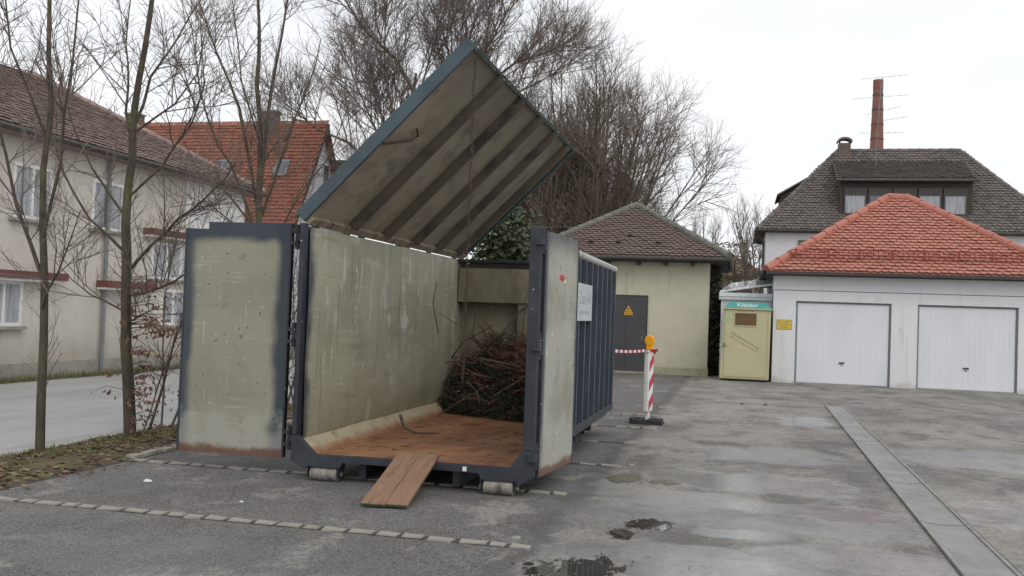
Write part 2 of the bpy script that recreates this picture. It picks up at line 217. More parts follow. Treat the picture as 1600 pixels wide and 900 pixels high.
# ground
M['cobble'] = layered('pale_granite_sett', lin(150, 146, 136), [('n', lin(120, 118, 110), 0.8, O1, 6, 0.4, 0.7, 1), ('n', lin(176, 172, 160), 0.7, O1, 40, 0.5, 0.7, 2)], 0.85, 0, 0.4, 50, 0.006)
M['conc_strip'] = layered('drain_concrete', lin(138, 138, 136), [('n', lin(120, 121, 120), 0.7, (2, 0.6, 1), 1.6, 0.4, 0.7, 1), ('n', lin(120, 116, 108), 0.5, O1, 9, 0.6, 0.75, 2)], 0.65, 0, 0.2, 40, 0.004, rvar=0.2)
M['drain_edge'] = layered('drain_edge_concrete', lin(146, 144, 139), [('n', lin(120, 118, 113), 0.8, (1, 1, 1), 3.5, 0.45, 0.65, 1)], 0.8, 0, 0.3, 40, 0.006)
M['tarline'] = layered('tar_joint', lin(70, 68, 66), [], 0.8)
def asphalt():
    t = NT('old_wet_asphalt', 0.85)
    x = t.axis(0); y = t.axis(1)
    big = t.noise((1, 0.7, 1), 0.5, 5, 0.65, 1, 0.4); mid = t.noise((1.1, 0.75, 1), 1.2, 8, 0.72, 4, 0.3); fine = t.noise(O1, 7, 5, 0.7, 9)
    # parking bays left of x=-1.45: coarse and darker; lane to the right: smoother, lighter
    lane = t.rng(t.math('ADD', x, t.math('MULTIPLY', t.math('SUBTRACT', t.noise(O1, 1.6, 6, 0.7, 2), 0.5), 1.0)), -1.6, -1.2)
    bay_c = t.mix(t.rng(big, 0.38, 0.62), lin(92, 90, 90), lin(114, 112, 109))
    lane_c = t.mix(t.rng(big, 0.36, 0.6), lin(120, 117, 112), lin(150, 146, 138))
    c = t.mix(lane, bay_c, lane_c)
    c = t.mix(t.math('MULTIPLY', t.rng(mid, 0.46, 0.62), 0.85), c, lin(94, 91, 88))
    c = t.mix(t.math('MULTIPLY', t.rng(t.noise((1.1, 0.8, 1), 1.3, 7, 0.7, 11), 0.54, 0.66), 0.6), c, lin(160, 155, 146))
    c = t.mix(t.math('MULTIPLY', t.rng(fine, 0.45, 0.7), 0.35), c, lin(88, 85, 82))
    # aggregate specks
    g1 = t.noise(O1, 60, 2, 0.85, 6); g2 = t.noise(O1, 24, 4, 0.8, 8)
    c = t.mix(t.math('MULTIPLY', t.rng(g1, 0.58, 0.66), t.rng(lane, 0, 1, 0.8, 0.5)), c, lin(205, 201, 194))
    c = t.mix(t.math('MULTIPLY', t.rng(g2, 0.48, 0.36), t.rng(lane, 0, 1, 0.8, 0.65)), c, lin(56, 54, 52))
    # crumbling seam between the bays and the lane
    sm = t.math('ABSOLUTE', t.math('ADD', t.math('ADD', x, 1.42), t.math('MULTIPLY', t.math('SUBTRACT', t.noise(O1, 2.4, 6, 0.7, 31), 0.5), 0.7)))
    c = t.mix(t.math('MULTIPLY', t.rng(sm, 0.16, 0.03), 0.65), c, lin(76, 74, 70))
    # wandering cracks
    vm = t.n.new('ShaderNodeVectorMath'); vm.operation = 'ADD'; t.l.new(t.co, vm.inputs[0]); nn = t.n.new('ShaderNodeTexNoise'); nn.inputs['Scale'].default_value = 1.8; nn.inputs['Detail'].default_value = 6; t.l.new(t.co, nn.inputs['Vector'])
    sc_ = t.n.new('ShaderNodeVectorMath'); sc_.operation = 'SCALE'; sc_.inputs['Scale'].default_value = 0.9; t.l.new(nn.outputs['Color'], sc_.inputs[0]); t.l.new(sc_.outputs[0], vm.inputs[1])
    vo = t.n.new('ShaderNodeTexVoronoi'); vo.feature = 'DISTANCE_TO_EDGE'; vo.inputs['Scale'].default_value = 0.42; t.l.new(vm.outputs[0], vo.inputs['Vector'])
    crk = t.math('MULTIPLY', t.rng(vo.outputs['Distance'], 0.010, 0.0), t.rng(t.noise(O1, 0.6, 3, 0.6, 13), 0.46, 0.6))
    c = t.mix(t.math('MULTIPLY', crk, 0.55), c, lin(74, 71, 66))
    # damp film: darker and shiny, patches standing in the hollows of the lane
    nf = t.math('MULTIPLY', t.math('SUBTRACT', t.noise((0.8, 1.3, 1), 1.6, 6, 0.65, 17, 0.5), 0.5), 4.2)
    wet = None
    for cx_, cy_, rx_, ry_, k_ in ((0.1, 7.80, .34, .20, 1.0), (0.25, 6.45, .95, .42, .9), (-0.35, 6.9, .9, .35, .45), (0.1, 10.35, 1.0, .55, .8), (0.75, 9.0, .8, .3, .6), (0.35, 12.6, .8, .7, .45), (1.15, 17.2, .4, .8, .6), (0.0, 8.25, 1.4, .4, .35), (1.0, 7.2, .8, .4, .5), (-.6, 9.2, .9, .35, .4), (2.8, 9.5, .7, .8, .6), (3.2, 13.5, 1.0, .9, .5), (-3.0, 5.6, 1.5, .5, .25)):
        ex_ = t.math('DIVIDE', t.math('SUBTRACT', x, cx_), rx_); ey_ = t.math('DIVIDE', t.math('SUBTRACT', y, cy_), ry_)
        d_ = t.math('ADD', t.math('ADD', t.math('MULTIPLY', ex_, ex_), t.math('MULTIPLY', ey_, ey_)), nf)
        f_ = t.rng(d_, 1.9, 0.7, 0, min(1, k_*1.6)); wet = f_ if wet is None else t.math('MAXIMUM', wet, f_)
    c = t.mix(t.math('MULTIPLY', wet, 0.4), c, lin(112, 116, 122))
    t.color(c)
    t.rough(t.rng(wet, 0, 0.9, 0.78, 0.17, False))
    h = t.math('ADD', t.math('MULTIPLY', g1, 1.0), t.math('MULTIPLY', g2, 1.2))
    bs = t.n.new('ShaderNodeBump'); bs.inputs['Distance'].default_value = 0.010; t.l.new(h, bs.inputs['Height'])
    t.l.new(t.rng(wet, 0, 0.8, 0.8, 0.05), bs.inputs['Strength']); t.l.new(bs.outputs['Normal'], t.b.inputs['Normal'])
    return t.m
M['asphalt'] = asphalt()
M['road'] = layered('pale_road_asphalt', lin(166, 165, 163), [('n', lin(146, 145, 143), 0.8, (1, 0.3, 1), 1.2, 0.4, 0.65, 1), ('n', lin(184, 183, 180), 0.6, O1, 60, 0.5, 0.7, 2), ('n', lin(120, 118, 114), 0.6, (3, 0.12, 1), 2.2, 0.6, 0.66, 4)], 0.6, 0, 0.2, 60, 0.004)
M['soil'] = layered('verge_soil', lin(88, 76, 60), [('n', lin(96, 98, 60), 0.9, O1, 2.0, 0.48, 0.62, 1), ('n', lin(60, 52, 42), 0.8, O1, 6, 0.5, 0.7, 2)], 0.95, 0, 0.6, 25, 0.02)
t = NT('puddle_water', 0.02, spec=0.5); t.color(t.mix(t.rng(t.noise(O1, 3, 4, 0.6, 1), 0.4, 0.6), lin(52, 50, 46), lin(64, 61, 54))); M['water'] = t.m
t = NT('shallow_water_film', 0.10, spec=0.5); t.color(lin(112, 112, 110)); t.bump(t.noise(O1, 40, 3, 0.6, 1), 0.05, 0.004); M['film'] = t.m
M['olive_wet'] = layered('olive_damp_patch', lin(92, 90, 72), [], 0.35)
M['paper'] = layered('white_litter', lin(226, 226, 222), [], 0.8)
M['stone'] = layered('loose_stone', lin(150, 146, 138), [('n', lin(110, 108, 104), 0.8, O1, 9, 0.4, 0.7, 1)], 0.9)

# ------------------------------------------------------------------ mesh helpers
ORIG = {}
class MB:
    def __init__(s): s.v = []; s.f = []; s.t = []
    def face(s, pts, tint=0.0):
        i = len(s.v); s.v += [tuple(p) for p in pts]; s.f.append(tuple(range(i, i+len(pts)))); s.t.append(tint); return s
    def solid(s, verts, faces, tint=0.0):
        i = len(s.v); s.v += [tuple(p) for p in verts]
        for f in faces: s.f.append(tuple(i+k for k in f)); s.t.append(tint)
        return s
    def box(s, x0, x1, y0, y1, z0, z1, fr=None, tint=0.0):
        p = [(x, y, z) for z in (z0, z1) for y in (y0, y1) for x in (x0, x1)]
        if fr: o, a, b, c = fr; p = [o + a*q[0] + b*q[1] + c*q[2] for q in p]
        return s.solid(p, [(0, 2, 3, 1), (4, 5, 7, 6), (0, 1, 5, 4), (2, 6, 7, 3), (0, 4, 6, 2), (1, 3, 7, 5)], tint)
    def prism(s, poly, ext, tint=0.0):
        """poly: 3D points in order; ext: extrusion vector"""
        n = len(poly); e = Vector(ext); a = [Vector(p) for p in poly]; v = a + [p + e for p in a]
        return s.solid(v, [tuple(range(n-1, -1, -1)), tuple(range(n, 2*n))] + [(i, (i+1) % n, n+(i+1) % n, n+i) for i in range(n)], tint)
    def tube(s, pts, rad, k=6, caps=True, tint=0.0):
        pts = [Vector(p) for p in pts]; n = len(pts); base = len(s.v)
        d0 = (pts[1]-pts[0]).normalized(); a = d0.orthogonal().normalized()
        for i, p in enumerate(pts):
            d = (pts[min(i+1, n-1)] - pts[max(i-1, 0)])
            if d.length < 1e-9: d = d0
            d.normalize(); a = (a - d*a.dot(d))
            if a.length < 1e-6: a = d.orthogonal()
            a.normalize(); b = d.cross(a); r = rad[i] if isinstance(rad, (list, tuple)) else rad
            for j in range(k):
                q = 2*math.pi*j/k; s.v.append(tuple(p + a*(r*math.cos(q)) + b*(r*math.sin(q))))
        for i in range(n-1):
            for j in range(k):
                s.f.append((base+i*k+j, base+i*k+(j+1) % k, base+(i+1)*k+(j+1) % k, base+(i+1)*k+j)); s.t.append(tint)
        if caps:
            s.f.append(tuple(base+j for j in range(k-1, -1, -1))); s.f.append(tuple(base+(n-1)*k+j for j in range(k))); s.t += [tint, tint]
        return s
    def build(s, name, mat, parent=None, smooth=False, bevel=0.0, origin=None):
        o0 = Vector(origin) if origin is not None else (ORIG.get(parent.name, Vector((0, 0, 0))) if parent else Vector((0, 0, 0)))
        me = bpy.data.meshes.new(name)
        me.from_pydata([(x-o0.x, y-o0.y, z-o0.z) for x, y, z in s.v], [], s.f)
        if any(s.t):
            at = me.attributes.new('tint', 'FLOAT', 'FACE'); at.data.foreach_set('value', s.t)
        me.materials.append(mat if not isinstance(mat, str) else M[mat])
        if smooth: me.polygons.foreach_set('use_smooth', [True]*len(me.polygons))
        ob = bpy.data.objects.new(name, me); COL.objects.link(ob)
        if parent:
            ob.parent = parent; po = ORIG.get(parent.name, Vector((0, 0, 0))); ob.location = o0 - po
        else: ob.location = o0
        ORIG[ob.name] = o0
        if bevel:
            b = ob.modifiers.new('bevel', 'BEVEL'); b.width = bevel; b.segments = 2; b.limit_method = 'ANGLE'
        me.validate(); return ob
def thing(name, label, cat, loc, group=None):
    o = bpy.data.objects.new(name, None); COL.objects.link(o); o.location = loc; o.empty_display_size = 0.3
    o['label'] = label; o['category'] = cat
    if group: o['group'] = group
    ORIG[o.name] = Vector(loc); return o
def tag(o, label, cat, group=None):
    o['label'] = label; o['category'] = cat
    if group: o['group'] = group
    return o
def kind(o, k): o['kind'] = k; return o
def text(name, body, size, loc, xdir, up, mat, parent, extrude=0.001, align='CENTER', shear=0, width=None):
    cu_ = bpy.data.curves.new(name, 'FONT'); cu_.body = body; cu_.size = size; cu_.extrude = extrude; cu_.align_x = align; cu_.align_y = 'CENTER'; cu_.shear = shear
    tmp = bpy.data.objects.new('tmp', cu_); COL.objects.link(tmp)
    dg = bpy.context.evaluated_depsgraph_get(); me = bpy.data.meshes.new_from_object(tmp.evaluated_get(dg))
    bpy.data.objects.remove(tmp); me.name = name; me.materials.clear(); me.materials.append(M[mat])
    xd = Vector(xdir).normalized(); ud = Vector(up).normalized(); nd = xd.cross(ud)
    k = 1.0
    if width:
        xs = [v.co.x for v in me.vertices]; k = width/(max(xs)-min(xs))
    po = ORIG[parent.name]
    for v in me.vertices:
        c = v.co; v.co = xd*(c.x*k) + ud*c.y + nd*c.z + Vector(loc) - po
    o = bpy.data.objects.new(name, me); COL.objects.link(o); o.parent = parent; ORIG[o.name] = po; return o
def inst(me, name, parent, loc, rot=(0, 0, 0), scale=(1, 1, 1)):
    o = bpy.data.objects.new(name, me); COL.objects.link(o); o.parent = parent
    o.location = Vector(loc) - (ORIG.get(parent.name, Vector((0, 0, 0))) if parent else Vector((0, 0, 0))); o.rotation_euler = rot; o.scale = scale; return o
def rnd(a, b): return random.uniform(a, b)
X_, Y_, Z_ = Vector((1, 0, 0)), Vector((0, 1, 0)), Vector((0, 0, 1))

# ------------------------------------------------------------------ ground
g = MB().face([(-400, -60, 0), (400, -60, 0), (400, 600, 0), (-400, 600, 0)]).build('ground', 'asphalt'); kind(g, 'structure')
rd = MB().face([(-13.35, -20, 0.006), (-7.25, -20, 0.006), (-7.25, 120, 0.006), (-13.35, 120, 0.006)]).build('road', 'road'); kind(rd, 'structure')
# verge strip between yard and road
mb = MB(); nx, ny = 8, 60; xs = [-7.3 + 1.2*i/nx for i in range(nx+1)]; ys = [2 + 26*j/ny for j in range(ny+1)]
vz = lambda x, y: 0.005 + 0.07*max(0, 1-((x+6.72)/0.6)**2)*(0.7+0.6*mnoise.noise(Vector((x*2, y*2, 0))))
pts = [[(x + 0.06*mnoise.noise(Vector((y*1.5, i, 3))), y, vz(x, y)) for i, x in enumerate(xs)] for y in ys]
for j in range(ny):
    for i in range(nx): mb.face([pts[j][i], pts[j][i+1], pts[j+1][i+1], pts[j+1][i]])
vg = mb.build('verge', 'soil'); kind(vg, 'structure')
mb = MB()
for _ in range(2600):
    x, y = rnd(-7.25, -5.85 if random.random() < 0.3 else -6.1), 6.5 + 14*random.random()**1.5; z = vz(x, y) if x < -6.15 else 0.006
    a = rnd(0, 6.28); s_ = rnd(0.02, 0.05); d = Vector((math.cos(a), math.sin(a), rnd(-.3, .3))); e = Vector((-math.sin(a), math.cos(a), rnd(-.5, .5)))*0.6; c = Vector((x, y, z+rnd(0.004, 0.02)))
    mb.face([c-d*s_, c+e*s_, c+d*s_, c-e*s_], random.random())
lt = mb.build('leaf_litter', 'litter'); kind(lt, 'stuff'); tag(lt, 'brown dead leaves scattered on the verge under the bare trees', 'leaves')
def grass(name, label, x0, x1, y0, y1, n, h, zf):
    mb = MB()
    for _ in range(n):
        x, y = rnd(x0, x1), rnd(y0, y1); z = zf(x, y); a = rnd(0, 6.28); q = Vector((math.cos(a), math.sin(a), 0))*0.006; hh = h*rnd(.5, 1.2); le = Vector((rnd(-.5, .5)*hh, rnd(-.5, .5)*hh, hh))
        c = Vector((x, y, z)); mb.face([c-q, c+q, c+le], random.random())
    o = mb.build(name, 'grass'); kind(o, 'stuff'); tag(o, label, 'grass')
grass('grass', 'short mossy winter grass on the near verge beside the yard', -7.25, -6.5, 7, 20, 5000, 0.05, vz)
grass('grass', 'strip of green grass along the foot of the pale house', -13.75, -13.3, 12, 27, 3500, 0.14, lambda x, y: 0.0)
gs = MB().face([(-13.9, 5, 0.01), (-13.3, 5, 0.01), (-13.3, 40, 0.01), (-13.9, 40, 0.01)]).build('grass_strip', 'soil'); kind(gs, 'structure')
# rows of setts between the parking bays
def sett_mesh(k):
    random.seed(100+k); mb = MB(); w_, d_, h_ = 0.075, 0.055, 0.03
    p = [(sx_*w_*rnd(.88, 1.05), sy_*d_*rnd(.85, 1.08), 0) for sx_, sy_ in ((-1, -1), (1, -1), (1, 1), (-1, 1))]
    q = [(x*0.9, y*0.86, h_*rnd(.75, 1)) for x, y, z in p]
    mb.solid(p+q, [(4, 5, 6, 7), (0, 1, 5, 4), (1, 2, 6, 5), (2, 3, 7, 6), (3, 0, 4, 7)])
    me = bpy.data.meshes.new('sett'); me.from_pydata(mb.v, [], mb.f); me.materials.append(M['cobble']); return me
SETT = [sett_mesh(k) for k in range(6)]
random.seed(11)
def sett_row(name, label, y, x0, x1, size=1.0, broken=0.0):
    root = MB().face([(x0, y-0.055, 0.004), (x1, y-0.055, 0.004), (x1, y+0.055, 0.004), (x0, y+0.055, 0.004)]).build(name, 'tarline'); kind(root, 'structure'); root['label'] = label
    x = x0
    while x < x1:
        l = rnd(0.8, 1.5)*size
        if random.random() > broken:
            inst(random.choice(SETT), 'sett', root, (x+0.08*l, y+rnd(-.008, .008), -0.014), (rnd(-.03, .03), rnd(-.03, .03), rnd(-.05, .05) + (math.pi if random.random() < .5 else 0)), (l, 1.0, 1.0))
        x += 0.16*l + rnd(0.008, 0.02)
sett_row('sett_row', 'nearest row of pale stone setts across the yard', 6.75, -7.2, -1.42)
sett_row('sett_row', 'row of stone setts in front of the container doors', 8.88, -6.3, -1.6)
for y, xa, lab in ((10.77, -1.95, 'beside the open right leaf'), (12.79, -2.2, 'beside the ribbed container side'), (14.68, -2.3, 'just before the rubber foot'), (16.67, -2.3, 'behind the barrier beacon'), (18.32, -1.9, 'farthest from the container')):
    sett_row('sett_row', 'short row of worn setts ' + lab, y, xa, -1.3 + rnd(-.1, .05), 1.2, 0.12)
# kerb stones edging the verge
kr = MB().face([(-6.22, 2, 0.003), (-6.05, 2, 0.003), (-6.05, 26, 0.003), (-6.22, 26, 0.003)]).build('kerb', 'tarline'); kind(kr, 'structure')
y = 8.95
while y < 24:
    l = rnd(0.8, 1.3); inst(random.choice(SETT), 'kerb_stone', kr, (-6.13, y+0.1*l, 0.0), (rnd(-.06, .06), rnd(-.05, .05), math.pi/2+rnd(-.1, .1)), (l*1.25, 1.1, 1.4)); y += 0.2*l+0.05
# concrete drain strip on the right
dr = MB(); kind(dr.face([(1.42, 3, 0.003), (1.86, 3, 0.003), (2.14, 20.95, 0.003), (1.74, 20.7, 0.003)]).build('drain_strip', 'tarline'), 'structure'); DR = bpy.data.objects['drain_strip']
def edge(y, s): return (1.42+(y-3)/17.8*0.32 if s < 0 else 1.83+(y-3)/17.8*0.30) + .012*mnoise.noise(Vector((y*.6, s, 0)))
for a, b in ((3.0, 5.9), (5.93, 8.8), (8.83, 11.0), (11.03, 14.72), (14.76, 15.5), (15.54, 18.2), (18.23, 20.85)):
    v = [(edge(a, -1)+.004, a, 0), (edge(a, 1)-.004, a, 0), (edge(b, 1)-.004, b, 0), (edge(b, -1)+.004, b, 0)]
    mid = [(edge(a, -1)*.5+edge(a, 1)*.5, a, 0.0), (edge(b, -1)*.5+edge(b, 1)*.5, b, 0)]
    MB().solid([(x, y, 0.016) for x, y, z in v] + [(mid[0][0], a, 0.006), (mid[1][0], b, 0.006)] + [(x, y, 0.001) for x, y, z in v],
               [(0, 4, 5, 3), (4, 1, 2, 5), (6, 7, 1, 4, 0), (9, 3, 5, 2, 8), (6, 0, 3, 9), (7, 8, 2, 1)]).build('slab', 'conc_strip', DR)
    for sd_ in (-1, 1):
        o_ = .004 if sd_ < 0 else -.038
        MB().solid([(edge(a, sd_)+o_, a+.006, .0165), (edge(a, sd_)+o_+.034, a+.006, .0165), (edge(b, sd_)+o_+.034, b-.006, .0165), (edge(b, sd_)+o_, b-.006, .0165)] + [(edge(a, sd_)+o_, a+.006, .026), (edge(a, sd_)+o_+.030, a+.006, .024), (edge(b, sd_)+o_+.030, b-.006, .024), (edge(b, sd_)+o_, b-.006, .026)], [(4, 5, 6, 7), (0, 1, 5, 4), (1, 2, 6, 5), (2, 3, 7, 6), (3, 0, 4, 7)]).build('edge_bar', 'drain_edge', DR)
kind(MB().box(-1.15, 1.72, 20.25, 20.38, 0.0, 0.012).build('drain_crossing', 'conc_strip'), 'structure')
# puddles and wet films
def puddle(name, cx, cy, rx, ry, seed, mat, z, lab, rough=0.5, cell=0.008):
    """ragged water patch: every small cell where an ellipse plus noise is below one"""
    mb = MB(); nx_ = int(3.2*rx/cell); ny_ = int(3.2*ry/cell)
    for j_ in range(ny_):
        run = None
        for i_ in range(nx_+1):
            x = cx-1.6*rx+i_*cell; y = cy-1.6*ry+j_*cell
            f_ = ((x-cx)/rx)**2+((y-cy)/ry)**2 + rough*3.2*mnoise.fractal(Vector((x*4.5+seed*9.1, y*2.6, seed)), 0.35, 2.1, 7) < 1 and i_ < nx_
            if f_ and run is None: run = x
            if not f_ and run is not None:
                mb.face([(run, y, z), (x, y, z), (x, y+cell, z), (run, y+cell, z)]); run = None
    o = mb.build(name, mat); kind(o, 'structure'); o['label'] = lab
puddle('puddle', -0.92, 6.26, 0.17, 0.34, 3, 'water', 0.006, 'dark puddle mirroring the container ribs', .55)
puddle('puddle', -1.28, 6.22, 0.10, 0.20, 5, 'water', 0.006, 'small dark puddle at the lower edge', .7)
puddle('puddle', -0.70, 7.85, 0.16, 0.17, 8, 'water', 0.006, 'ragged dark puddle in the lane', .8)
puddle('puddle', -0.86, 7.42, 0.09, 0.13, 9, 'water', 0.006, 'small ragged puddle in the lane', .7)
puddle('puddle', -1.12, 10.05, 0.17, 0.30, 4, 'olive_wet', 0.005, 'olive damp patch near the right leaf', .3)
puddle('puddle', -0.72, 9.95, 0.16, 0.12, 24, 'olive_wet', 0.005, 'thin damp streak beside the olive patch', .9)
# loose grit and litter
random.seed(21)
mb = MB()
for _ in range(900):
    cx_, cy_ = (-1.25+random.gauss(0, .35), 6.9+random.gauss(0, .9)) if random.random() < .75 else (rnd(-5, 2), rnd(5.5, 14))
    r_ = rnd(0.003, 0.010); p = [(cx_+rnd(-1, 1)*r_, cy_+rnd(-1, 1)*r_, 0.004+rnd(0, 1)*r_) for _ in range(5)]
    mb.solid(p, [(0, 1, 2), (0, 2, 3), (1, 3, 4), (0, 3, 1), (2, 4, 3), (1, 4, 2)])
gr = mb.build('grit', 'stone'); kind(gr, 'stuff'); tag(gr, 'loose pale grit scattered over the asphalt', 'grit')
def scrap(x, y, s_, mat, name, label, cat, h=0.02):
    p = [(x+s_*math.cos(a)*rnd(.7, 1.2), y+s_*math.sin(a)*rnd(.6, 1), 0.002) for a in (0, 1.2, 2.5, 3.6, 5)]
    q = [(px*0.6+x*0.4+rnd(-.2, .2)*s_, py*0.6+y*0.4, h*rnd(.6, 1.1)) for px, py, pz in p]
    o = MB().solid(p+q, [(5, 6, 7, 8, 9)] + [(i, (i+1) % 5, 5+(i+1) % 5, 5+i) for i in range(5)]).build(name, mat); tag(o, label, cat)
scrap(-5.23, 7.91, 0.05, 'paper', 'paper_scrap', 'crumpled white paper scrap on the asphalt near the left leaf', 'litter')
scrap(-1.55, 7.0, 0.045, 'stone', 'loose_stone', 'flat grey stone lying where the nearest sett row ends', 'stone', 0.015)
scrap(-1.15, 10.95, 0.06, 'stone', 'loose_stone', 'small pale stone on the asphalt beside the right leaf', 'stone', 0.02)
scrap(-4.0, 7.4, 0.02, 'paper', 'paper_scrap', 'tiny white scrap on the asphalt left of the ramp', 'litter', 0.01)
scrap(0.1, 20.0, 0.05, 'bark', 'dark_clod', 'dark clod of dirt on the lane before the clothing bank', 'clod', 0.04)
scrap(0.55, 20.1, 0.05, 'bark', 'dark_clod', 'dark clod of dirt on the lane before the yellow sign', 'clod', 0.04)

# ------------------------------------------------------------------ roll-off container
CX0, CX1, CY0, CY1 = -4.133, -1.763, 8.62, 13.99
ct = thing('roll_off_container', 'large dark blue open-ended roll-off waste container with raised lid and open doors', 'container', ((CX0+CX1)/2, (CY0+CY1)/2, 0))
MB().box(-3.92, -1.98, 8.64, 13.95, 0.222, 0.248).build('floor', 'floor_rust', ct)
for s in (-1, 1):
    xo, xi = (-4.065, -3.905) if s < 0 else (-1.86, -1.995)
    MB().prism([(xo, 8.66, 0.385), (xi, 8.66, 0.246), (xi, 8.66, 0.226), (xo, 8.66, 0.36)], (0, 5.28, 0)).build('floor_skirt', 'chamfer', ct)
# left wall: slightly dented skin
mb = MB(); ny, nz_ = 40, 16
def dent(y, z): return 0.012*mnoise.noise(Vector((y*1.1, z*1.3, 4))) + 0.006*mnoise.noise(Vector((y*3, z*3, 9)))
gp = [[(-4.066+dent(8.66+5.3*j/ny, 0.37+2.03*i/nz_), 8.66+5.3*j/ny, 0.37+2.03*i/nz_) for i in range(nz_+1)] for j in range(ny+1)]
for j in range(ny):
    for i in range(nz_): mb.face([gp[j][i], gp[j+1][i], gp[j+1][i+1], gp[j][i+1]])
lw = mb.build('left_wall', 'wall_paint', ct, smooth=True)
MB().box(-4.105, -4.088, 8.66, 13.96, 0.25, 2.40).build('outer_skin', 'blue', lw)
MB().box(-4.125, -4.075, 8.68, 13.98, 2.395, 2.425).build('top_rail', 'wall_paint', lw)
for k in range(12): MB().box(-4.19, -4.106, 8.95+0.43*k, 9.03+0.43*k, 0.41, 2.39).build('rib', 'blue', lw)
rw = MB().box(-1.86, -1.835, 8.66, 13.96, 0.25, 2.36).build('right_wall', 'blue', ct)
for k in range(12):
    y = 8.86+0.45*k
    MB().prism([(-1.834, y-0.05, 0.43), (-1.735, y-0.035, 0.43), (-1.735, y+0.035, 0.43), (-1.834, y+0.05, 0.43)], (0, 0, 1.87)).build('rib', 'blue', rw)
MB().box(-1.85, -1.745, 8.70, 13.99, 0.33, 0.428).build('bottom_rail', 'dark_blue', rw)
MB().tube([(-1.785, 8.72, 2.345), (-1.785, 14.0, 2.345)], 0.047, 10).build('top_rail', 'rail', rw, smooth=False)
# far end wall with stepped hook niche
bw = MB().box(-4.06, -1.862, 13.93, 13.97, 0.25, 2.38).build('end_wall', 'back_paint', ct)
MB().box(-4.05, -1.87, 13.70, 13.928, 1.80, 2.30).build('end_box', 'back_paint', bw, bevel=0.01)
MB().box(-3.14, -1.87, 13.72, 13.928, 0.26, 1.797).build('end_panel', 'back_paint', bw)
MB().box(-4.10, -1.80, 13.68, 14.0, 2.385, 2.43).build('end_rail', 'dark_blue', bw)
MB().box(-3.10, -2.70, 13.975, 14.15, 0.3, 1.5).build('hook_frame', 'dark_blue', bw)
# rear frame
lp = MB().box(-4.133, -4.085, 8.56, 8.655, 0.42, 2.452).build('left_post', 'dark_blue', ct, bevel=0.008)
rp = MB().box(-1.868, -1.765, 8.56, 8.655, 0.42, 2.452).build('right_post', 'dark_blue', ct, bevel=0.008)
sp = [(-4.133, .42), (-4.133, .18), (-4.0, .105), (-3.955, .135), (-3.63, .135), (-3.60, .19), (-2.27, .19), (-2.25, .135), (-1.925, .135), (-1.90, .10), (-1.765, .18), (-1.765, .42), (-1.868, .42), (-1.99, .252), (-3.91, .247), (-4.085, .42)]
MB().prism([(x, 8.558, z) for x, z in reversed(sp)], (0, 0.095, 0)).build('sill', 'dark_blue', ct)
for xa, xb in ((-3.945, -3.645), (-2.24, -1.935)):
    ro = MB().tube([(xa+.012, 8.615, 0.068), (xa+0.02, 8.615, 0.068), (xb-0.02, 8.615, 0.068), (xb-.012, 8.615, 0.068)], [0.055, 0.067, 0.067, 0.055], 20).build('roller', 'steel_worn', ct)
    MB().tube([(xa-.03, 8.615, 0.068), (xb+.03, 8.615, 0.068)], 0.02, 10).build('axle', 'steel_worn', ro)
    for x in (xa-0.008, xb+0.002): MB().prism([(x, 8.545, 0.15), (x, 8.56, 0.035), (x, 8.67, 0.035), (x, 8.72, 0.15)], (0.007, 0, 0)).build('bracket', 'dark_blue', ro)
for x in (-3.45, -2.52):
    MB().box(x-0.035, x+0.035, 8.7, 13.9, 0.03, 0.218).build('skid_beam', 'dark_blue', ct)
for y in (9.2, 10.4, 11.6, 12.8): MB().box(-4.05, -1.88, y-.04, y+.04, 0.14, 0.221).build('cross_beam', 'dark_blue', ct)
MB().box(-3.0, -2.96, 8.66, 8.70, 0.06, 0.19).build('stop_plate', 'dark_blue', ct)
MB().box(-2.42, -2.385, 8.548, 8.557, 0.2, 0.24).build('paint_fleck', 'white', ct)
# door leaves (local frame: x from hinge outwards, y thickness to the outside, z up)
def leaf(name, label, hinge, ang, mat, width, h, notch, mirror):
    o = bpy.data.objects.new(name, None); o.empty_display_size = .2
    P = MB()
    n1 = width-0.23
    prof = [(0, 0), (width, 0.0), (width, h-0.07 if notch else h), (n1, h-0.07 if notch else h), (n1, h), (0, h)]
    sy = -1 if mirror else 1
    pts = [(x, 0, z) for x, z in (prof if not mirror else prof[::-1])]
    P.prism(pts, (0, 0.03*sy, 0))
    d = P.build(name, mat, None); d['label'] = label; d.parent = ct
    d.location = Vector(hinge) - ORIG[ct.name]; d.rotation_euler = (0, 0, ang); ORIG[d.name] = Vector((0, 0, 0))
    f = -sy
    # perimeter flange and outside ribs
    y0_, y1_ = sorted((0.004*f, 0.06*sy))
    MB().box(width+0.002, width+0.02, y0_, y1_, 0.0, h-0.07 if notch else h).build('edge_flange', 'blue', d)
    MB().box(-0.02, -0.002, y0_, y1_, 0.0, h).build('edge_flange', 'dark_blue', d)
    for z in (0.02, 0.75, 1.5, h-0.16):
        a, b = sorted((0.031*sy, 0.085*sy)); MB().box(0.02, width-0.02, a, b, z, z+0.08).build('rib', 'blue', d)
    for z in (0.12, 1.12, 2.08):
        hg = MB(); a, b = sorted((-0.012*sy, 0.055*sy))
        hg.box(-0.075, 0.0 if 0 else -0.021, a, b, z, z+0.035); hg.box(-0.075, -0.021, a, b, z+0.115, z+0.15)
        hg.tube([(-0.075, 0.02*sy, z-0.04), (-0.075, 0.02*sy, z+0.20)], 0.027, 10); hg.box(-0.175, -0.07, a, b, z+0.04, z+0.11)
        hg.build('hinge', 'dark_blue', d)
    return d
dl = leaf('door_leaf', 'left door leaf with faded grey-green middle and dark blue edges', (-4.312, 8.72, 0.17), math.pi + 0.03, M['door_l'], 1.10, 2.29, True, True)
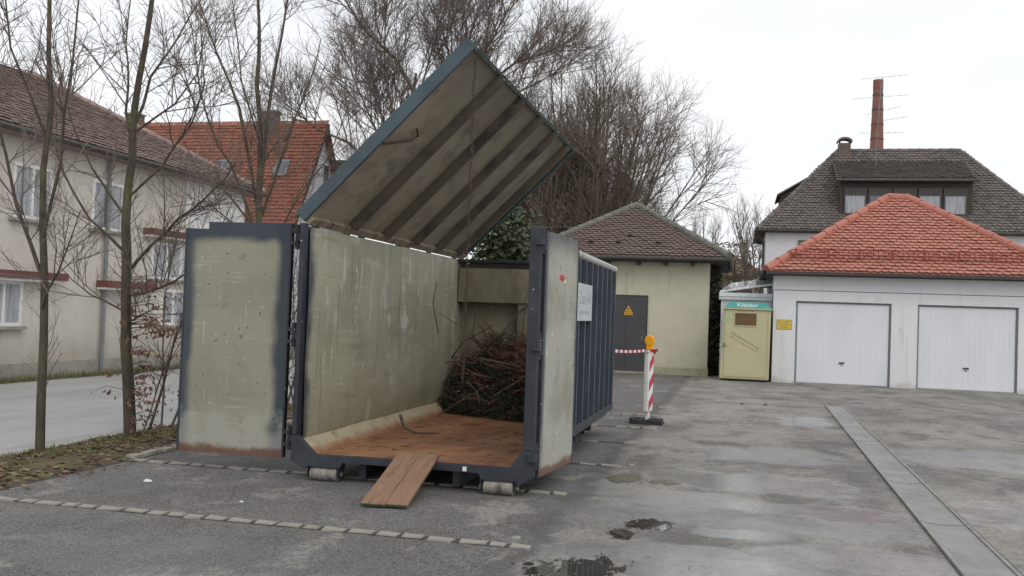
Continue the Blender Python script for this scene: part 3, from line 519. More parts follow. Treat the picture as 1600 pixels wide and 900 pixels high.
MB().box(0.95, 1.16, -0.025, -0.035, 2.222, 2.24).build('latch_strip', 'dark_blue', dl) if False else None
ar = math.atan2(9.79-8.70, -1.625+1.742)
drt = leaf('door_leaf', 'right door leaf swung back beside the ribbed side wall, bluish with white specks', (-1.742, 8.70, 0.165), ar, M['door_r'], 1.10, 2.26, False, False)
MB().prism([(0.46, -0.002, 1.83), (0.60, -0.002, 1.82), (0.62, -0.002, 1.86), (0.55, -0.002, 1.885), (0.48, -0.002, 1.875)], (0, -0.002, 0)).build('sticker', 'red', drt)
MB().box(0.60, 0.66, -0.004, -0.002, 1.80, 1.83).build('sticker', 'white', drt)
# lid hinged on the left wall
LU = Vector((0.7094, 0, 0.7048)); LN = Vector((0.7048, 0, -0.7094)); LO = Vector((-4.10, 8.585, 2.49)); LL = 5.43; LW = 2.31
FR = (LO, LU, Y_, LN)
lid = MB().box(0.02, LW-0.02, 0.03, LL-0.03, -0.014, 0.0, FR).build('lid', 'lid_in', ct); lid['label'] = 'raised lid with mouldy ribbed underside, hinged along the left wall'
MB().box(-0.02, LW, -0.012, 0.028, -0.115, 0.012, FR).build('front_rim', 'lid_rim', lid, bevel=0.006)
MB().box(-0.02, LW, LL-0.028, LL+0.01, -0.115, 0.04, FR).build('back_rim', 'lid_rim', lid, bevel=0.006)
MB().box(LW-0.018, LW+0.012, 0.0, LL, -0.117, 0.035, FR).build('free_edge_rim', 'lid_rim', lid)
MB().box(-0.02, 0.06, 0.03, LL-0.03, 0.002, 0.055, FR).build('hinge_flange', 'lid_flange', lid)
for y in (9.59, 10.58, 11.6, 12.58, 13.55):
    yy = y-LO.y
    MB().prism([LO+LU*0.065+Y_*(yy-0.06)+LN*0.001, LO+LU*0.065+Y_*(yy-0.032)+LN*0.095, LO+LU*0.065+Y_*(yy+0.032)+LN*0.095, LO+LU*0.065+Y_*(yy+0.06)+LN*0.001], LU*(LW-0.09)).build('rib', 'lid_rib', lid)
for y in (8.9, 10.1, 11.3, 12.5, 13.7):
    MB().tube([(-4.13, y-0.05, 2.45), (-4.13, y+0.05, 2.45)], 0.024, 10).build('hinge', 'dark_blue', lid)
MB().tube([LO+LU*1.05+Y_*0.06+LN*.004, LO+LU*1.22+Y_*0.45+LN*.03, LO+LU*1.30+Y_*.5+LN*.03, LO+LU*1.35+Y_*.35+LN*.03], 0.012, 6).build('rusty_hook', 'chain', lid)
# chain hanging from the lid's front corner
mb = MB(); z = 4.02; k = 0; top = LO+LU*(LW-0.06)+Y_*0.16
while z > 0.98:
    c = Vector((top.x + 0.006*math.sin(k*.7), top.y, z)); a = X_ if k % 2 else Y_
    ring = [c + a*(0.011*math.cos(q)) + Z_*(0.026*math.sin(q)) for q in [2*math.pi*i/8 for i in range(9)]]
    mb.tube(ring, 0.0042, 4, False); z -= 0.043; k += 1
mb.build('chain', 'chain', ct)
# sign plate on the ribbed side
pl = MB().box(-1.733, -1.727, 10.05, 11.52, 1.60, 2.02).build('sign_plate', 'sign_plate', ct)
for (bd, s_, z, wd, mt) in (('Ku.  Zum 4-0', 0.2, 1.85, 1.25, 'ink_faint'), ('oooo  mmnnmmnm', 0.08, 1.70, 1.15, 'ink_faint')):
    text('lettering', bd, s_, (-1.7265, 10.79, z), (0, 1, 0), (0, 0, 1), mt, pl, 0.0005, width=wd)

# ramp boards
rmp = thing('board_ramp', 'two reddish brown boards leaning from the container floor to the asphalt', 'ramp', (-2.85, 7.75, 0))
A0, A1 = Vector((-3.02, 7.60, 0.012)), Vector((-2.63, 7.63, 0.012)); B0, B1 = Vector((-3.08, 8.66, 0.285)), Vector((-2.69, 8.69, 0.285))
for k, (s0, s1) in enumerate(((0.0, 0.52), (0.53, 1.0))):
    sh = Vector((0, 0.012*k, 0.003*k))
    q = [A0.lerp(A1, s0)+sh, A0.lerp(A1, s1)+sh, B0.lerp(B1, s1)+sh, B0.lerp(B1, s0)+sh]; up = (q[1]-q[0]).cross(q[3]-q[0]).normalized()*0.026
    b = MB().solid([p for p in q]+[p+up for p in q], [(3, 2, 1, 0), (4, 5, 6, 7), (0, 1, 5, 4), (1, 2, 6, 5), (2, 3, 7, 6), (3, 0, 4, 7)]).build('board', 'plank', rmp, bevel=0.002)
    e = (q[1]-q[0]).normalized(); d = (q[3]-q[0]).normalized()
    MB().solid([q[0]-d*.002+up*.1, q[1]-d*.002+up*.1, q[1]-d*.002+up*.85, q[0]-d*.002+up*.85], [(0, 1, 2, 3)]).build('board_end', 'plank_edge', b)

# brush heap inside the container
random.seed(31)
bh = thing('brush_heap', 'dark heap of cut branches and red-brown brushwood inside the container', 'brush heap', (-2.95, 13.0, 0.25))
def front(x): return 12.95 - 0.62*min(1, max(0, (x+4.03)/1.3))
def heap_z(x, y):
    k = min(1, max(0, (y-front(x))/0.8)); e = min(1, max(0, (x+4.06)/0.3))
    return 0.25 + (0.92 + 0.26*mnoise.noise(Vector((x*3.1, y*2.6, 1))) + 0.06*max(0, (x+3.2)))*(k**0.62)*(0.55+0.45*e**0.6)
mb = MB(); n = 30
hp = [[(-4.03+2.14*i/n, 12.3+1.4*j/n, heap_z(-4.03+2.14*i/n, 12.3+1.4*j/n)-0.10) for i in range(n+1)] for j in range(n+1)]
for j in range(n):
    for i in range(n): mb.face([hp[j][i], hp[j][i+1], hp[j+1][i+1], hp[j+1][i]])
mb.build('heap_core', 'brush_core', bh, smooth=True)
mb = MB(); mc = MB()
for _ in range(2300):
    x = rnd(-4.0, -1.92); y = front(x)+.02+(13.65-front(x))*random.random()**1.6; z = rnd(0.27, heap_z(x, y)+0.03) if y < front(x)+.25 else heap_z(x, y)+rnd(-.10, .06)
    red = .95*mnoise.noise(Vector((x*2.1, z*2.6, 2))) + .4*rnd(-1, 1) + 0.5*(x+3.15) + 0.8*(z-1.0)  # low pieces turn dark conifer, painting the container's shade into the heap
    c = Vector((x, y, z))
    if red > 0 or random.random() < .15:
        d = Vector((rnd(-1, 1), rnd(-.9, .3), rnd(-.5, .55))).normalized(); l = rnd(.12, .5); e = c+d*l; e.x = min(max(e.x, -4.02), -1.9); e.y = max(e.y, front(e.x)-.12); e.z = max(e.z, .26)
        m_ = (c+e)*.5+Vector((rnd(-.04, .04), rnd(-.04, .04), rnd(-.03, .05))); rr_ = rnd(.003, .008) if random.random() < .88 else rnd(.011, .018); mb.tube([c, m_, e], [rr_, rr_*.75, rr_*.3], 3 if rr_ < .01 else 5, False, random.random())
        if random.random() < .4:
            for _k in range(3):
                q = c.lerp(e, random.random()); a = Vector((rnd(-1, 1), rnd(-1, 1), rnd(-1, 1))).normalized()*.035; b = a.orthogonal().normalized()*.014
                mb.face([q, q+a*.5+b, q+a, q+a*.5-b], random.random())
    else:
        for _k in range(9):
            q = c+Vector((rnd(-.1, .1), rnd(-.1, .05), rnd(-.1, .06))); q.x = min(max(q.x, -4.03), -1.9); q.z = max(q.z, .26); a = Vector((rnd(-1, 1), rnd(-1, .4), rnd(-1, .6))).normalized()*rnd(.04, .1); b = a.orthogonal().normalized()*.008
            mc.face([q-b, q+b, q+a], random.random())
mb.build('brushwood', 'brush', bh); mc.build('conifer_cuttings_and_shade', 'conifer_and_shade', bh)
for pts_, r_ in (([(-3.98, 12.6, 1.35), (-4.04, 12.5, 1.75), (-3.98, 12.45, 2.05)], .009), ([(-3.25, 13.0, 1.3), (-2.95, 13.1, 1.7), (-2.6, 13.1, 1.95), (-2.45, 13.1, 2.0)], .022), ([(-3.5, 12.6, 1.25), (-3.45, 12.5, 1.6), (-3.42, 12.5, 1.72)], .01), ([(-3.9, 12.75, .95), (-3.6, 12.4, 1.0), (-3.35, 12.3, .98)], .008),
                 ([(-3.55, 12.6, .72), (-3.3, 12.2, .62), (-3.2, 12.0, .5)], .012), ([(-3.85, 12.3, .27), (-3.5, 12.2, .5), (-3.2, 12.4, .7)], .01), ([(-2.9, 13.0, 1.3), (-2.85, 12.9, 1.8), (-2.8, 12.9, 2.1)], .007), ([(-3.7, 13.0, .9), (-3.3, 12.3, 1.05), (-2.7, 12.1, .98)], .02), ([(-3.4, 13.1, 1.2), (-3.0, 12.4, 1.4), (-2.5, 12.0, 1.32)], .016), ([(-3.9, 13.0, 1.0), (-3.6, 12.5, 1.25), (-3.1, 12.2, 1.5)], .012), ([(-2.3, 12.9, 1.1), (-2.6, 12.3, .9), (-3.0, 11.9, .6)], .018), ([(-3.3, 12.8, 1.1), (-3.5, 12.4, 1.4), (-3.85, 12.2, 1.62)], .009)):
    MB().tube(pts_, [r_, r_*.8]+[r_*.5]*(len(pts_)-2), 5, False).build('long_branch', 'bark', bh)
br_ = MB().tube([(-3.82, 10.75, .42), (-3.72, 10.6, .30), (-3.55, 10.5, .262), (-3.3, 10.6, .26)], [.02, .017, .012, .006], 6).build('fallen_branch', 'bark'); tag(br_, 'thin dark branch lying at the foot of the container left wall', 'branch')
mb = MB()
for _ in range(60):
    x, y = rnd(-3.8, -2.1), rnd(9.0, 12); a = rnd(0, 6.28); l = rnd(.03, .16); mb.tube([(x, y, .254), (x+l*math.cos(a), y+l*math.sin(a), .256)], [rnd(.002, .006), .002], 3, False, random.random())
o = mb.build('twig_bits', 'bark'); kind(o, 'stuff'); tag(o, 'small broken twigs strewn over the rusty container floor', 'twigs')

# ------------------------------------------------------------------ barrier beacon, tape
bc = thing('barrier_beacon', 'red and white striped barrier post with amber lamp on a black rubber foot', 'beacon', (-1.37, 15.40, 0))
bx = -1.37; by = 15.40
ft = MB()
pf = [(-.26, 0), (.26, 0), (.22, .075), (-.22, .075)]
ft.prism([(bx+x, by-.19, z) for x, z in pf], (0, .06, 0)); ft.prism([(bx+x, by+.13, z) for x, z in pf], (0, .06, 0))
for x in (-.24, -.085, .05, .19): ft.box(bx+x-.03, bx+x+.05, by-.135, by+.135, 0, .085)
ft.box(bx-.22, bx+.22, by-.13, by+.13, 0, .055); ft.build('rubber_foot', 'rubber', bc, bevel=0.006)
th = R(75); ax = Vector((math.cos(th), math.sin(th), 0)); ay = Vector((math.sin(th), -math.cos(th), 0))  # ay: striped face normal, to the right and slightly forward
Ob = Vector((bx, by, 0))
# body: flat hollow profile, back face towards the left
prof = [(-.105, .025), (-.09, .045), (.09, .045), (.105, .025), (.105, -.025), (.09, -.045), (-.09, -.045), (-.105, -.025)]
pn = MB().prism([Ob+ax*a+ay*b+Z_*.20 for a, b in prof], (0, 0, .93)).build('panel', 'white', bc, bevel=0.004)
pn.data.materials[0] = M['white']
MB().prism([Ob+ax*-.05+ay*-.02+Z_*.05, Ob+ax*.05+ay*-.02+Z_*.05, Ob+ax*.03+ay*-.015+Z_*.21, Ob+ax*-.03+ay*-.015+Z_*.21], ay*.04).build('foot_tongue', 'white', bc)
for k in range(4):
    z0 = 0.20+0.31*k
    q = [(-.088, z0), (.088, z0+.14), (.088, min(z0+.29, 1.125)), (-.088, min(z0+.15, 1.125))]
    if k == 3: q = [(-.088, 1.09), (-.04, 1.12), (-.088, 1.12)]
    MB().prism([Ob+ax*a+ay*.0465+Z_*z for a, z in q], ay*.0015).build('red_stripe', 'red_tape', pn)
lm = MB().box(-.03, .03, -.03, .03, 1.131, 1.20, (Ob, ax, ay, Z_)).build('lamp_socket', 'black', bc)
ring = [Ob + X_*(.078*math.cos(a)) + Z_*(1.305+.088*math.sin(a)) for a in [2*math.pi*i/20 for i in range(20)]]
lh = MB().prism([p + Y_*-.045 for p in ring[::-1]], (0, .09, 0))
lh.prism([Ob+X_*-.062+Y_*-.04+Z_*1.262, Ob+X_*-.045+Y_*-.04+Z_*1.165, Ob+X_*.045+Y_*-.04+Z_*1.165, Ob+X_*.062+Y_*-.04+Z_*1.262], (0, .08, 0))
lh.build('warning_lamp', 'lamp_yellow', bc, bevel=0.012)
MB().prism([p*1.0 + (Ob+Z_*1.305-p)*.22 + Y_*-.046 for p in ring[::-1]], (0, -.012, 0)).build('lens', 'lamp_yellow', bc, bevel=0.004)
tp = thing('barrier_tape', 'red and white warning tape stretched from the container to the barrier post', 'tape', (-1.6, 14.8, 1.1))
P0, P1 = Vector((-1.74, 14.02, 1.165)), Vector((-1.41, 15.30, 1.15)); n = 14
cen = [P0.lerp(P1, i/n) - Z_*0.012*math.sin(math.pi*i/n) for i in range(n+1)]
for i in range(n):
    a, b = cen[i], cen[i+1]; tw = 0.012
    MB().solid([a-Z_*.018, b-Z_*.018, b+Z_*.018, a+Z_*.018, a-Z_*.018+X_*.004, b-Z_*.022+X_*.004, b+Z_*.022+X_*.004, a+Z_*.022+X_*.004], [(0, 3, 2, 1), (4, 5, 6, 7), (0, 1, 5, 4), (3, 7, 6, 2)]).build('tape_band', 'red_tape' if i % 2 else 'white', tp)
for a, b, m_ in (((-1.36, 15.33, 1.15), (-1.23, 15.30, 1.16), 'red_tape'), ((-1.23, 15.30, 1.16), (-1.19, 15.29, 1.185), 'white'), ((-1.35, 15.32, 1.15), (-1.26, 15.3, 1.115), 'red_tape')):
    a, b = Vector(a), Vector(b); MB().solid([a-Z_*.01, b-Z_*.022, b+Z_*.022, a+Z_*.01, a-Z_*.01+Y_*.004, b-Z_*.022+Y_*.004, b+Z_*.022+Y_*.004, a+Z_*.01+Y_*.004], [(0, 1, 2, 3), (7, 6, 5, 4), (0, 4, 5, 1), (3, 2, 6, 7)]).build('tape_end', m_, tp)
MB().box(-.035, .035, -.135, .135, 1.131, 1.158, (Ob, ay, ax, Z_)).build('tape_knot', 'white', tp)

# ------------------------------------------------------------------ roofs
def tile_geo(tw, T):
    w_ = tw*0.97; P = [(-w_/2, T, .006), (-w_/2, tw*.34, .050), (-w_*.34, tw*.12, .058), (0, 0, .062), (w_*.34, tw*.12, .058), (w_/2, tw*.34, .050), (w_/2, T, .006)]
    Q = [(a, b, c-.022) for a, b, c in P[1:6]]
    F = [(0, 1, 2, 3, 4, 5, 6)] + [(1+i, 7+i, 8+i, 2+i) for i in range(4)]
    return P+Q, F
def tile_field(root, O, u, v, W, H, inside, tw, ex, mat, name='tiles', singles=0, skip=()):
    n = u.cross(v).normalized(); P, F = tile_geo(tw, ex*1.45); mb = MB(); fr = Matrix((u, v, n)).transposed(); cnt = 0; me = None
    if singles:
        me = bpy.data.meshes.new('roof_tile'); me.from_pydata(P, [], F); me.materials.append(M[mat]); eul = fr.to_euler()
    for j in range(int(H/ex)+1):
        t_ = j*ex; s_ = tw/2*(j % 2) + tw/2
        while s_ < W:
            if inside(s_, t_) and not any(abs(s_-a) < tw*.55 and abs(t_-b) < ex*.55 for a, b in skip):
                o = O + u*(s_+rnd(-.004, .004)) + v*(t_+rnd(-.008, .008)); k = rnd(-.006, .012)
                if cnt < singles:
                    ob = inst(me, 'roof_tile', root, o + n*k, eul); cnt += 1
                else: mb.solid([o+u*a+v*b+n*(c+k*(1-b)) for a, b, c in P], F, random.random()*.99+.005)
            s_ += tw
    if mb.f: kind(mb.build(name, mat, root), 'stuff')
def ridge(root, A, B, mat, L=0.38, r=0.11, name='ridge_tile'):
    A, B = Vector(A), Vector(B); n = max(1, int((B-A).length/L)); d = (B-A)/n; up = Z_*r*0.35
    for i in range(n):
        p = A+d*i; q = A+d*(i+1.12)
        MB().tube([p-up, p+d*.12-up, q-up], [r*1.08, r*1.06, r*.86], 10, True).build(name, mat, root)
def hip_roof(root, x0, x1, y0, y1, ze, tan, mat, tw=.18, ex=.15, sides=('front',), singles=0, thick=.05, skip=()):
    D = (y1-y0)/2; W = x1-x0; h = D*tan; ry = (y0+y1)/2; a, b = x0+D, x1-D
    if b < a: a = b = (x0+x1)/2
    zr = ze+h
    V = [(x0, y0, ze), (x1, y0, ze), (x1, y1, ze), (x0, y1, ze), (a, ry, zr), (b, ry, zr)]
    rf = MB().solid(V + [(x, y, z-thick) for x, y, z in V[:4]], [(0, 1, 5, 4), (1, 2, 5), (2, 3, 4, 5), (3, 0, 4), (0, 6, 7, 1), (1, 7, 8, 2), (2, 8, 9, 3), (3, 9, 6, 0), (6, 9, 8, 7)], 0.3).build('roof', mat, root)
    sl = math.hypot(1, tan); k = (a-x0)/D/sl
    if 'front' in sides:
        v = Vector((0, 1, tan)).normalized(); tile_field(rf, Vector((x0, y0, ze)), X_.copy(), v, W, D*sl, lambda s, t: s > t*(a-x0)/(D*sl)+.02 and s < W-t*(x1-b)/(D*sl)-.02, tw, ex, mat, singles=singles, skip=skip)
    if 'right' in sides:
        e = x1-b; v = Vector((-1, 0, h/e)).normalized(); S = math.hypot(e, h); tile_field(rf, Vector((x1, y0, ze)), Y_.copy(), v, y1-y0, S, lambda s, t: s > t*D/S+.02 and s < (y1-y0)-t*D/S-.02, tw, ex, mat)
    if 'left' in sides:
        e = a-x0; v = Vector((1, 0, h/e)).normalized(); S = math.hypot(e, h); tile_field(rf, Vector((x0, y1, ze)), -Y_, v, y1-y0, S, lambda s, t: s > t*D/S+.02 and s < (y1-y0)-t*D/S-.02, tw, ex, mat)
    return rf, (a, b, ry, zr)
def window(root, x0, x1, z0, z1, y, frame='white', pane='glass', fw=.06, mull=1, face=-1):
    """window in a wall facing -Y at depth y"""
    f = MB(); d0, d1 = y-.03, y+.03
    f.box(x0, x1, d0, d1, z0, z0+fw); f.box(x0, x1, d0, d1, z1-fw, z1); f.box(x0, x0+fw, d0, d1, z0+fw, z1-fw); f.box(x1-fw, x1, d0, d1, z0+fw, z1-fw)
    for i in range(1, mull+1):
        x = x0+(x1-x0)*i/(mull+1); f.box(x-fw*.4, x+fw*.4, d0, d1, z0+fw, z1-fw)
    w_ = f.build('window', frame, root); MB().box(x0+fw, x1-fw, y-.012, y-.005, z0+fw, z1-fw).build('pane', pane, w_); return w_

# transformer house
random.seed(41)
tr = thing('transformer_house', 'small cream utility building with brown tiled pyramid roof and dark steel door', 'building', (-3.4, 31.8, 0))
tx0, tx1, ty0, ty1 = -5.9, -0.9, 29.3, 34.3
MB().box(tx0, tx1, ty0, ty1, 0.22, 3.5).build('wall', 'cream', tr)
MB().box(tx0-.03, tx1+.03, ty0-.03, ty1+.03, 0, 0.218).build('plinth', 'plinth', tr)
td = MB().box(-3.95, -2.73, 29.262, 29.299, 0.06, 2.31).build('door', 'steel_door', tr)
for a in ((-3.99, -3.952, .06, 2.35), (-2.728, -2.69, .06, 2.35)): MB().box(a[0], a[1], 29.255, 29.299, a[2], a[3]).build('door_frame', 'gutter', td)
MB().box(-3.95, -2.73, 29.255, 29.299, 2.312, 2.35).build('door_frame', 'gutter', td)
MB().box(-3.345, -3.335, 29.258, 29.2615, .08, 2.3).build('door_joint', 'black', td)
wx = -3.27; ws = MB().prism([(wx-.11, 29.26, 1.845), (wx+.11, 29.26, 1.845), (wx, 29.26, 2.04)], (0, -.004, 0)).build('warning_triangle', 'yellow_dull', td)
MB().prism([(wx+.012, 29.255, 1.985), (wx-.028, 29.255, 1.92), (wx, 29.255, 1.92), (wx-.014, 29.255, 1.865), (wx+.034, 29.255, 1.935), (wx+.006, 29.255, 1.935)], (0, -.001, 0)).build('bolt_sign', 'black', ws)
MB().box(wx-.13, wx+.13, 29.256, 29.26, 1.745, 1.832).build('warning_plate', 'yellow_dull', td)
text('lettering', 'Lebensgefahr', .04, (wx, 29.2555, 1.788), X_, Z_, 'black', td, .0005, width=.23)
MB().box(-2.86, -2.83, 29.22, 29.261, 1.0, 1.12).build('handle', 'zinc', td)
skip = [(1.95+.18*0, .6)]
S_ = math.hypot(3.05, 1.86)
vents = [(1.95, .75), (2.8, .75), (3.1, 1.2), (4.0, .75)]
rf, (a, b, ry, zr) = hip_roof(tr, -6.45, -0.35, 28.75, 34.85, 3.50, 1.86/3.05, 'tile_brown', .19, .135, ('front', 'right'))
vv = Vector((0, 3.05, 1.86)).normalized()
for s, t_ in vents:
    p = Vector((-6.45, 28.75, 3.50)) + X_*s + vv*t_
    MB().tube([p + Vector((0, -.05, .03)), p + Vector((0, .0, .08)), p + vv*.14 + Z_*.03], [.085, .08, .04], 8, True).build('vent_tile', 'wood_dark', rf)
for c in ((-6.45, 28.75), (-0.35, 28.75), (-.35, 34.85), (-6.45, 34.85)): ridge(rf, (c[0], c[1], 3.60), (a if c[0] < -3 else b, ry, zr+.06), 'ridge_green', .36, .105)
MB().box(-6.42, -0.38, 28.78, 34.82, 3.36, 3.445).build('soffit', 'wood_dark', tr)
MB().tube([(-6.5, 28.72, 3.44), (-0.3, 28.72, 3.44)], .055, 8).build('gutter', 'gutter', tr)
MB().tube([(-0.30, 28.70, 3.44), (-0.30, 34.9, 3.44)], .055, 8).build('gutter', 'gutter', tr)
for x in (-5.4, -4.6, -3.9, -3.0, -2.2, -1.4): MB().box(x-.05, x+.05, 28.85, 29.299, 3.26, 3.358).build('rafter_end', 'wood_dark', tr)

# ivy on the side of the transformer house
def leaf_cloud(mb, n, fn, size):
    for _ in range(n):
        c = fn(); a = Vector((rnd(-1, 1), rnd(-1, 1), rnd(-.7, .7))).normalized(); b = a.cross(Vector((rnd(-1, 1), rnd(-1, 1), rnd(-1, 1)))).normalized(); s_ = size*rnd(.6, 1.3)
        mb.face([c-a*s_*.5, c+b*s_*.42, c+a*s_*.6, c-b*s_*.42], random.random()*.99+.005)
random.seed(43)
iv = thing('climbing_ivy', 'dark ivy climbing the side wall between utility building and clothing bank', 'ivy', (-.65, 30.5, 0))
mb = MB(); leaf_cloud(mb, 5200, lambda: Vector((-.90+.34*random.random()*(.7+.3*math.sin(random.random()*6)), rnd(29.9, 31.0), 3.3*random.random()**.9)), .11); mb.build('leaves', 'ivy_dark', iv)
mb = MB()
for k in range(9): x, y = rnd(-.86, -.72), rnd(30.0, 30.9); mb.tube([(x, y, 0), (x+rnd(-.02, .05), y+rnd(-.2, .2), 1.2), (x+rnd(-.02, .05), y+rnd(-.3, .3), rnd(2.2, 3.2))], [.035, .025, .01], 5, False)
mb.build('stem', 'bark', iv)

# ------------------------------------------------------------------ double garage
random.seed(45)
ga = thing('garage', 'white rendered double garage with orange tiled hip roof', 'garage', (4.6, 31.6, 0))
gx0, gx1, gy0, gy1 = 0.92, 8.3, 28.2, 35.1; D1 = (1.53, 4.05); D2 = (4.72, 7.24); DT = 2.30
w_ = MB(); 
for xa, xb in ((gx0, D1[0]), (D1[1], D2[0]), (D2[1], gx1)): w_.box(xa, xb, gy0, gy0+.25, 0, DT)
w_.box(gx0, gx1, gy0, gy0+.25, DT+.0005, 2.585); w_.box(gx0, gx0+.25, gy0+.2505, gy1, 0, 2.585); w_.box(gx1-.25, gx1, gy0+.2505, gy1, 0, 2.585); w_.box(gx0+.2505, gx1-.2505, gy1-.25, gy1, 0, 2.585)
w_.build('wall', 'white_wall', ga)
MB().box(gx0-.015, gx1+.015, gy0-.02, gy1+.02, 2.605, 3.05).build('upper_wall', 'white_wall', ga)
MB().box(gx0+.01, gx1-.01, gy0+.02, gy1-.02, 2.5855, 2.6045).build('ledge_joint', 'zinc', ga)
MB().box(gx0+.26, gx1-.26, gy0+.26, gy1-.26, 0.0, .02).build('inner_floor', 'grey_concrete', ga)
for (xa, xb) in (D1, D2):
    fr_ = MB(); fr_.box(xa, xa+.045, gy0+.06, gy0+.12, .02, DT-.046); fr_.box(xb-.045, xb, gy0+.06, gy0+.12, .02, DT-.046); fr_.box(xa, xb, gy0+.06, gy0+.12, DT-.045, DT-.0005)
    d = MB().box(xa+.05, xb-.05, gy0+.09, gy0+.11, .03, DT-.05).build('garage_door', 'garage_white', ga)
    fr_.build('door_frame', 'zinc', d)
    npan = 17; pw = (xb-xa-.11)/npan
    for i in range(npan): MB().box(xa+.055+i*pw+.0025, xa+.055+(i+1)*pw-.0025, gy0+.086, gy0+.0898, .05, DT-.07).build('panel', 'garage_white', d)
    xm = (xa+xb)/2
    MB().box(xm-.07, xm+.07, gy0+.05, gy0+.0865, .60, .635).build('handle', 'black', d); MB().box(xm-.018, xm+.018, gy0+.075, gy0+.0865, .53, .575).build('lock', 'zinc', d)
    MB().box(xa, xb, gy0-.04, gy0+.2, .0, .022).build('threshold', 'grey_concrete', d)
text('faint_mark', 'x', .15, (4.285, gy0-.001, 1.655), X_, Z_, 'faint', ga, .0006)
text('faint_mark', 'D', .15, (4.285, gy0-.001, 1.535), X_, Z_, 'faint', ga, .0006)
grf, (a, b, ry, zr) = hip_roof(ga, .68, 8.54, 27.86, 35.16, 3.11, .69, 'tile_orange', .19, .165, ('front', 'left'), singles=300)
for c in ((.68, 27.86), (8.54, 27.86), (.68, 35.16), (8.54, 35.16)): ridge(grf, (c[0], c[1], 3.19), (a if c[0] < 3 else b, ry, zr+.06), 'ridge_orange', .5, .13)
ridge(grf, (a, ry, zr+.06), (b, ry, zr+.06), 'ridge_orange', .45, .13)
MB().box(.74, 8.48, 27.92, 35.10, 3.0, 3.055).build('soffit', 'wood_dark', ga)
MB().box(.62, 8.6, 27.74, 27.855, 3.02, 3.105).build('gutter', 'gutter', ga); MB().box(.56, .675, 27.74, 35.2, 3.02, 3.105).build('gutter', 'gutter', ga)
MB().prism([(.55, 27.78, 3.1), (.86, 27.78, 3.1), (.9, 28.15, 2.86), (.72, 28.15, 2.86)], (0, .1, 0)).build('downpipe_funnel', 'gutter', ga)
sgv = Vector((0, 1, .69)).normalized(); sgn = Vector((0, -.69, 1)).normalized()
sg = MB(); pb = Vector((0, 27.86, 3.11)) + sgv*.62 + sgn*.04
def sgp(x, h): return pb + X_*x + Z_*h
xs0, xs1 = 1.35, 7.9
for h in (.02, .135, .25): sg.tube([sgp(xs0, h), sgp(xs1, h)], .015, 4)
x = xs0
while x <= xs1: sg.tube([sgp(x, .02), sgp(x, .25)], .013, 4, False); x += .13
gd = sg.build('snow_guard', 'guard_red', ga)
for x in (1.5, 2.35, 3.2, 4.05, 4.9, 5.75, 6.6, 7.5):
    MB().box(x-.02, x+.02, -.02, .02, -.06, .3, (pb, X_, Y_, Z_)).build('guard_bracket', 'guard_red', gd)
sgn_ = MB().box(1.03, 1.42, gy0-.012, gy0-.002, 1.50, 1.75).build('notice_sign', 'yellow', ga)
for bd, z in (('Ein- u. Ausfahrt', 1.70), ('Tag und Nacht', 1.63), ('freihalten', 1.56)): text('lettering', bd, .062, (1.225, gy0-.0125, z), X_, Z_, 'ink_brown', sgn_, .0006, width=.31 if z > 1.6 else .2)
MB().box(1.02, 1.43, gy0-.009, gy0-.001, 1.49, 1.76).build('sign_rim', 'ink_brown', sgn_)

# low glazed annex between the buildings
an = thing('glazed_annex', 'low white annex with glass roof behind the clothing bank', 'annex', (.1, 31, 0))
MB().box(-.54, .90, 29.1, 33.2, 0, 2.298).build('wall', 'white_wall', an); MB().box(-.60, .905, 28.98, 33.2, 2.30, 2.39).build('fascia', 'aluminium', an); MB().box(-.60, .905, 28.95, 33.2, 2.392, 2.50).build('gutter', 'aluminium', an)
gz = lambda x: 2.50+(x+.58)*.16
for k in range(5):
    x = -.58+.36*k; MB().prism([(x, 29.05, gz(x)), (x+.05, 29.05, gz(x)), (x+.31, 33.0, gz(x)+.42), (x+.30, 33.0, gz(x)+.42)], (0, 0, .05)).build('roof_bar', 'aluminium', an)
for k in range(4):
    x = -.53+.36*k; MB().face([(x, 29.05, gz(x)+.025), (x+.31, 29.05, gz(x+.31)+.025), (x+.65, 33, gz(x+.31)+.445), (x+.30, 33, gz(x)+.445)]).build('glass_pane', 'pale_glass', an)
MB().tube([(-.58, 29.02, 2.52), (.9, 29.02, 2.77)], .03, 6).build('roof_bar', 'aluminium', an)
MB().box(.45, .95, 29.3, 30.0, 2.7, 2.9).build('skylight_block', 'zinc', an)
# ------------------------------------------------------------------ clothing bank
cl = thing('clothing_bank', 'pale yellow clothes collection box with teal top panel beside the garage', 'clothing bank', (.16, 28.3, 0))
MB().prism([(-.50, 27.8, .06), (.83, 27.8, .06), (.85, 27.8, 2.0), (-.44, 27.8, 2.0)], (0, 1.1, 0)).build('body', 'box_cream', cl, bevel=.015)
MB().box(-.44, .78, 27.86, 28.85, 0, .058).build('base', 'black', cl)
MB().box(-.47, .88, 27.74, 28.93, 2.002, 2.04).build('roof_lip', 'box_cream', cl)
tl = MB().prism([(-.43, 27.76, 2.042), (.86, 27.76, 2.042), (.70, 27.86, 2.21), (-.25, 27.86, 2.21)], (0, .9, 0)).build('top_panel', 'teal', cl)
nrm = Vector((0, -.168, .1)).normalized(); upv = Vector((0, .1, .168)).normalized()
text('lettering', 'Kleider', .165, Vector((.21, 27.81, 2.126))+Vector((0, -.003, .001)), X_, upv, 'white', tl, .001, width=.56)
dp = MB().box(-.40, .76, 27.785, 27.7985, .12, 1.985).build('front_door', 'box_cream', cl, bevel=.004)
sl = MB().box(-.12, .46, 27.779, 27.7845, 1.56, 1.90).build('slot', 'slot', cl)
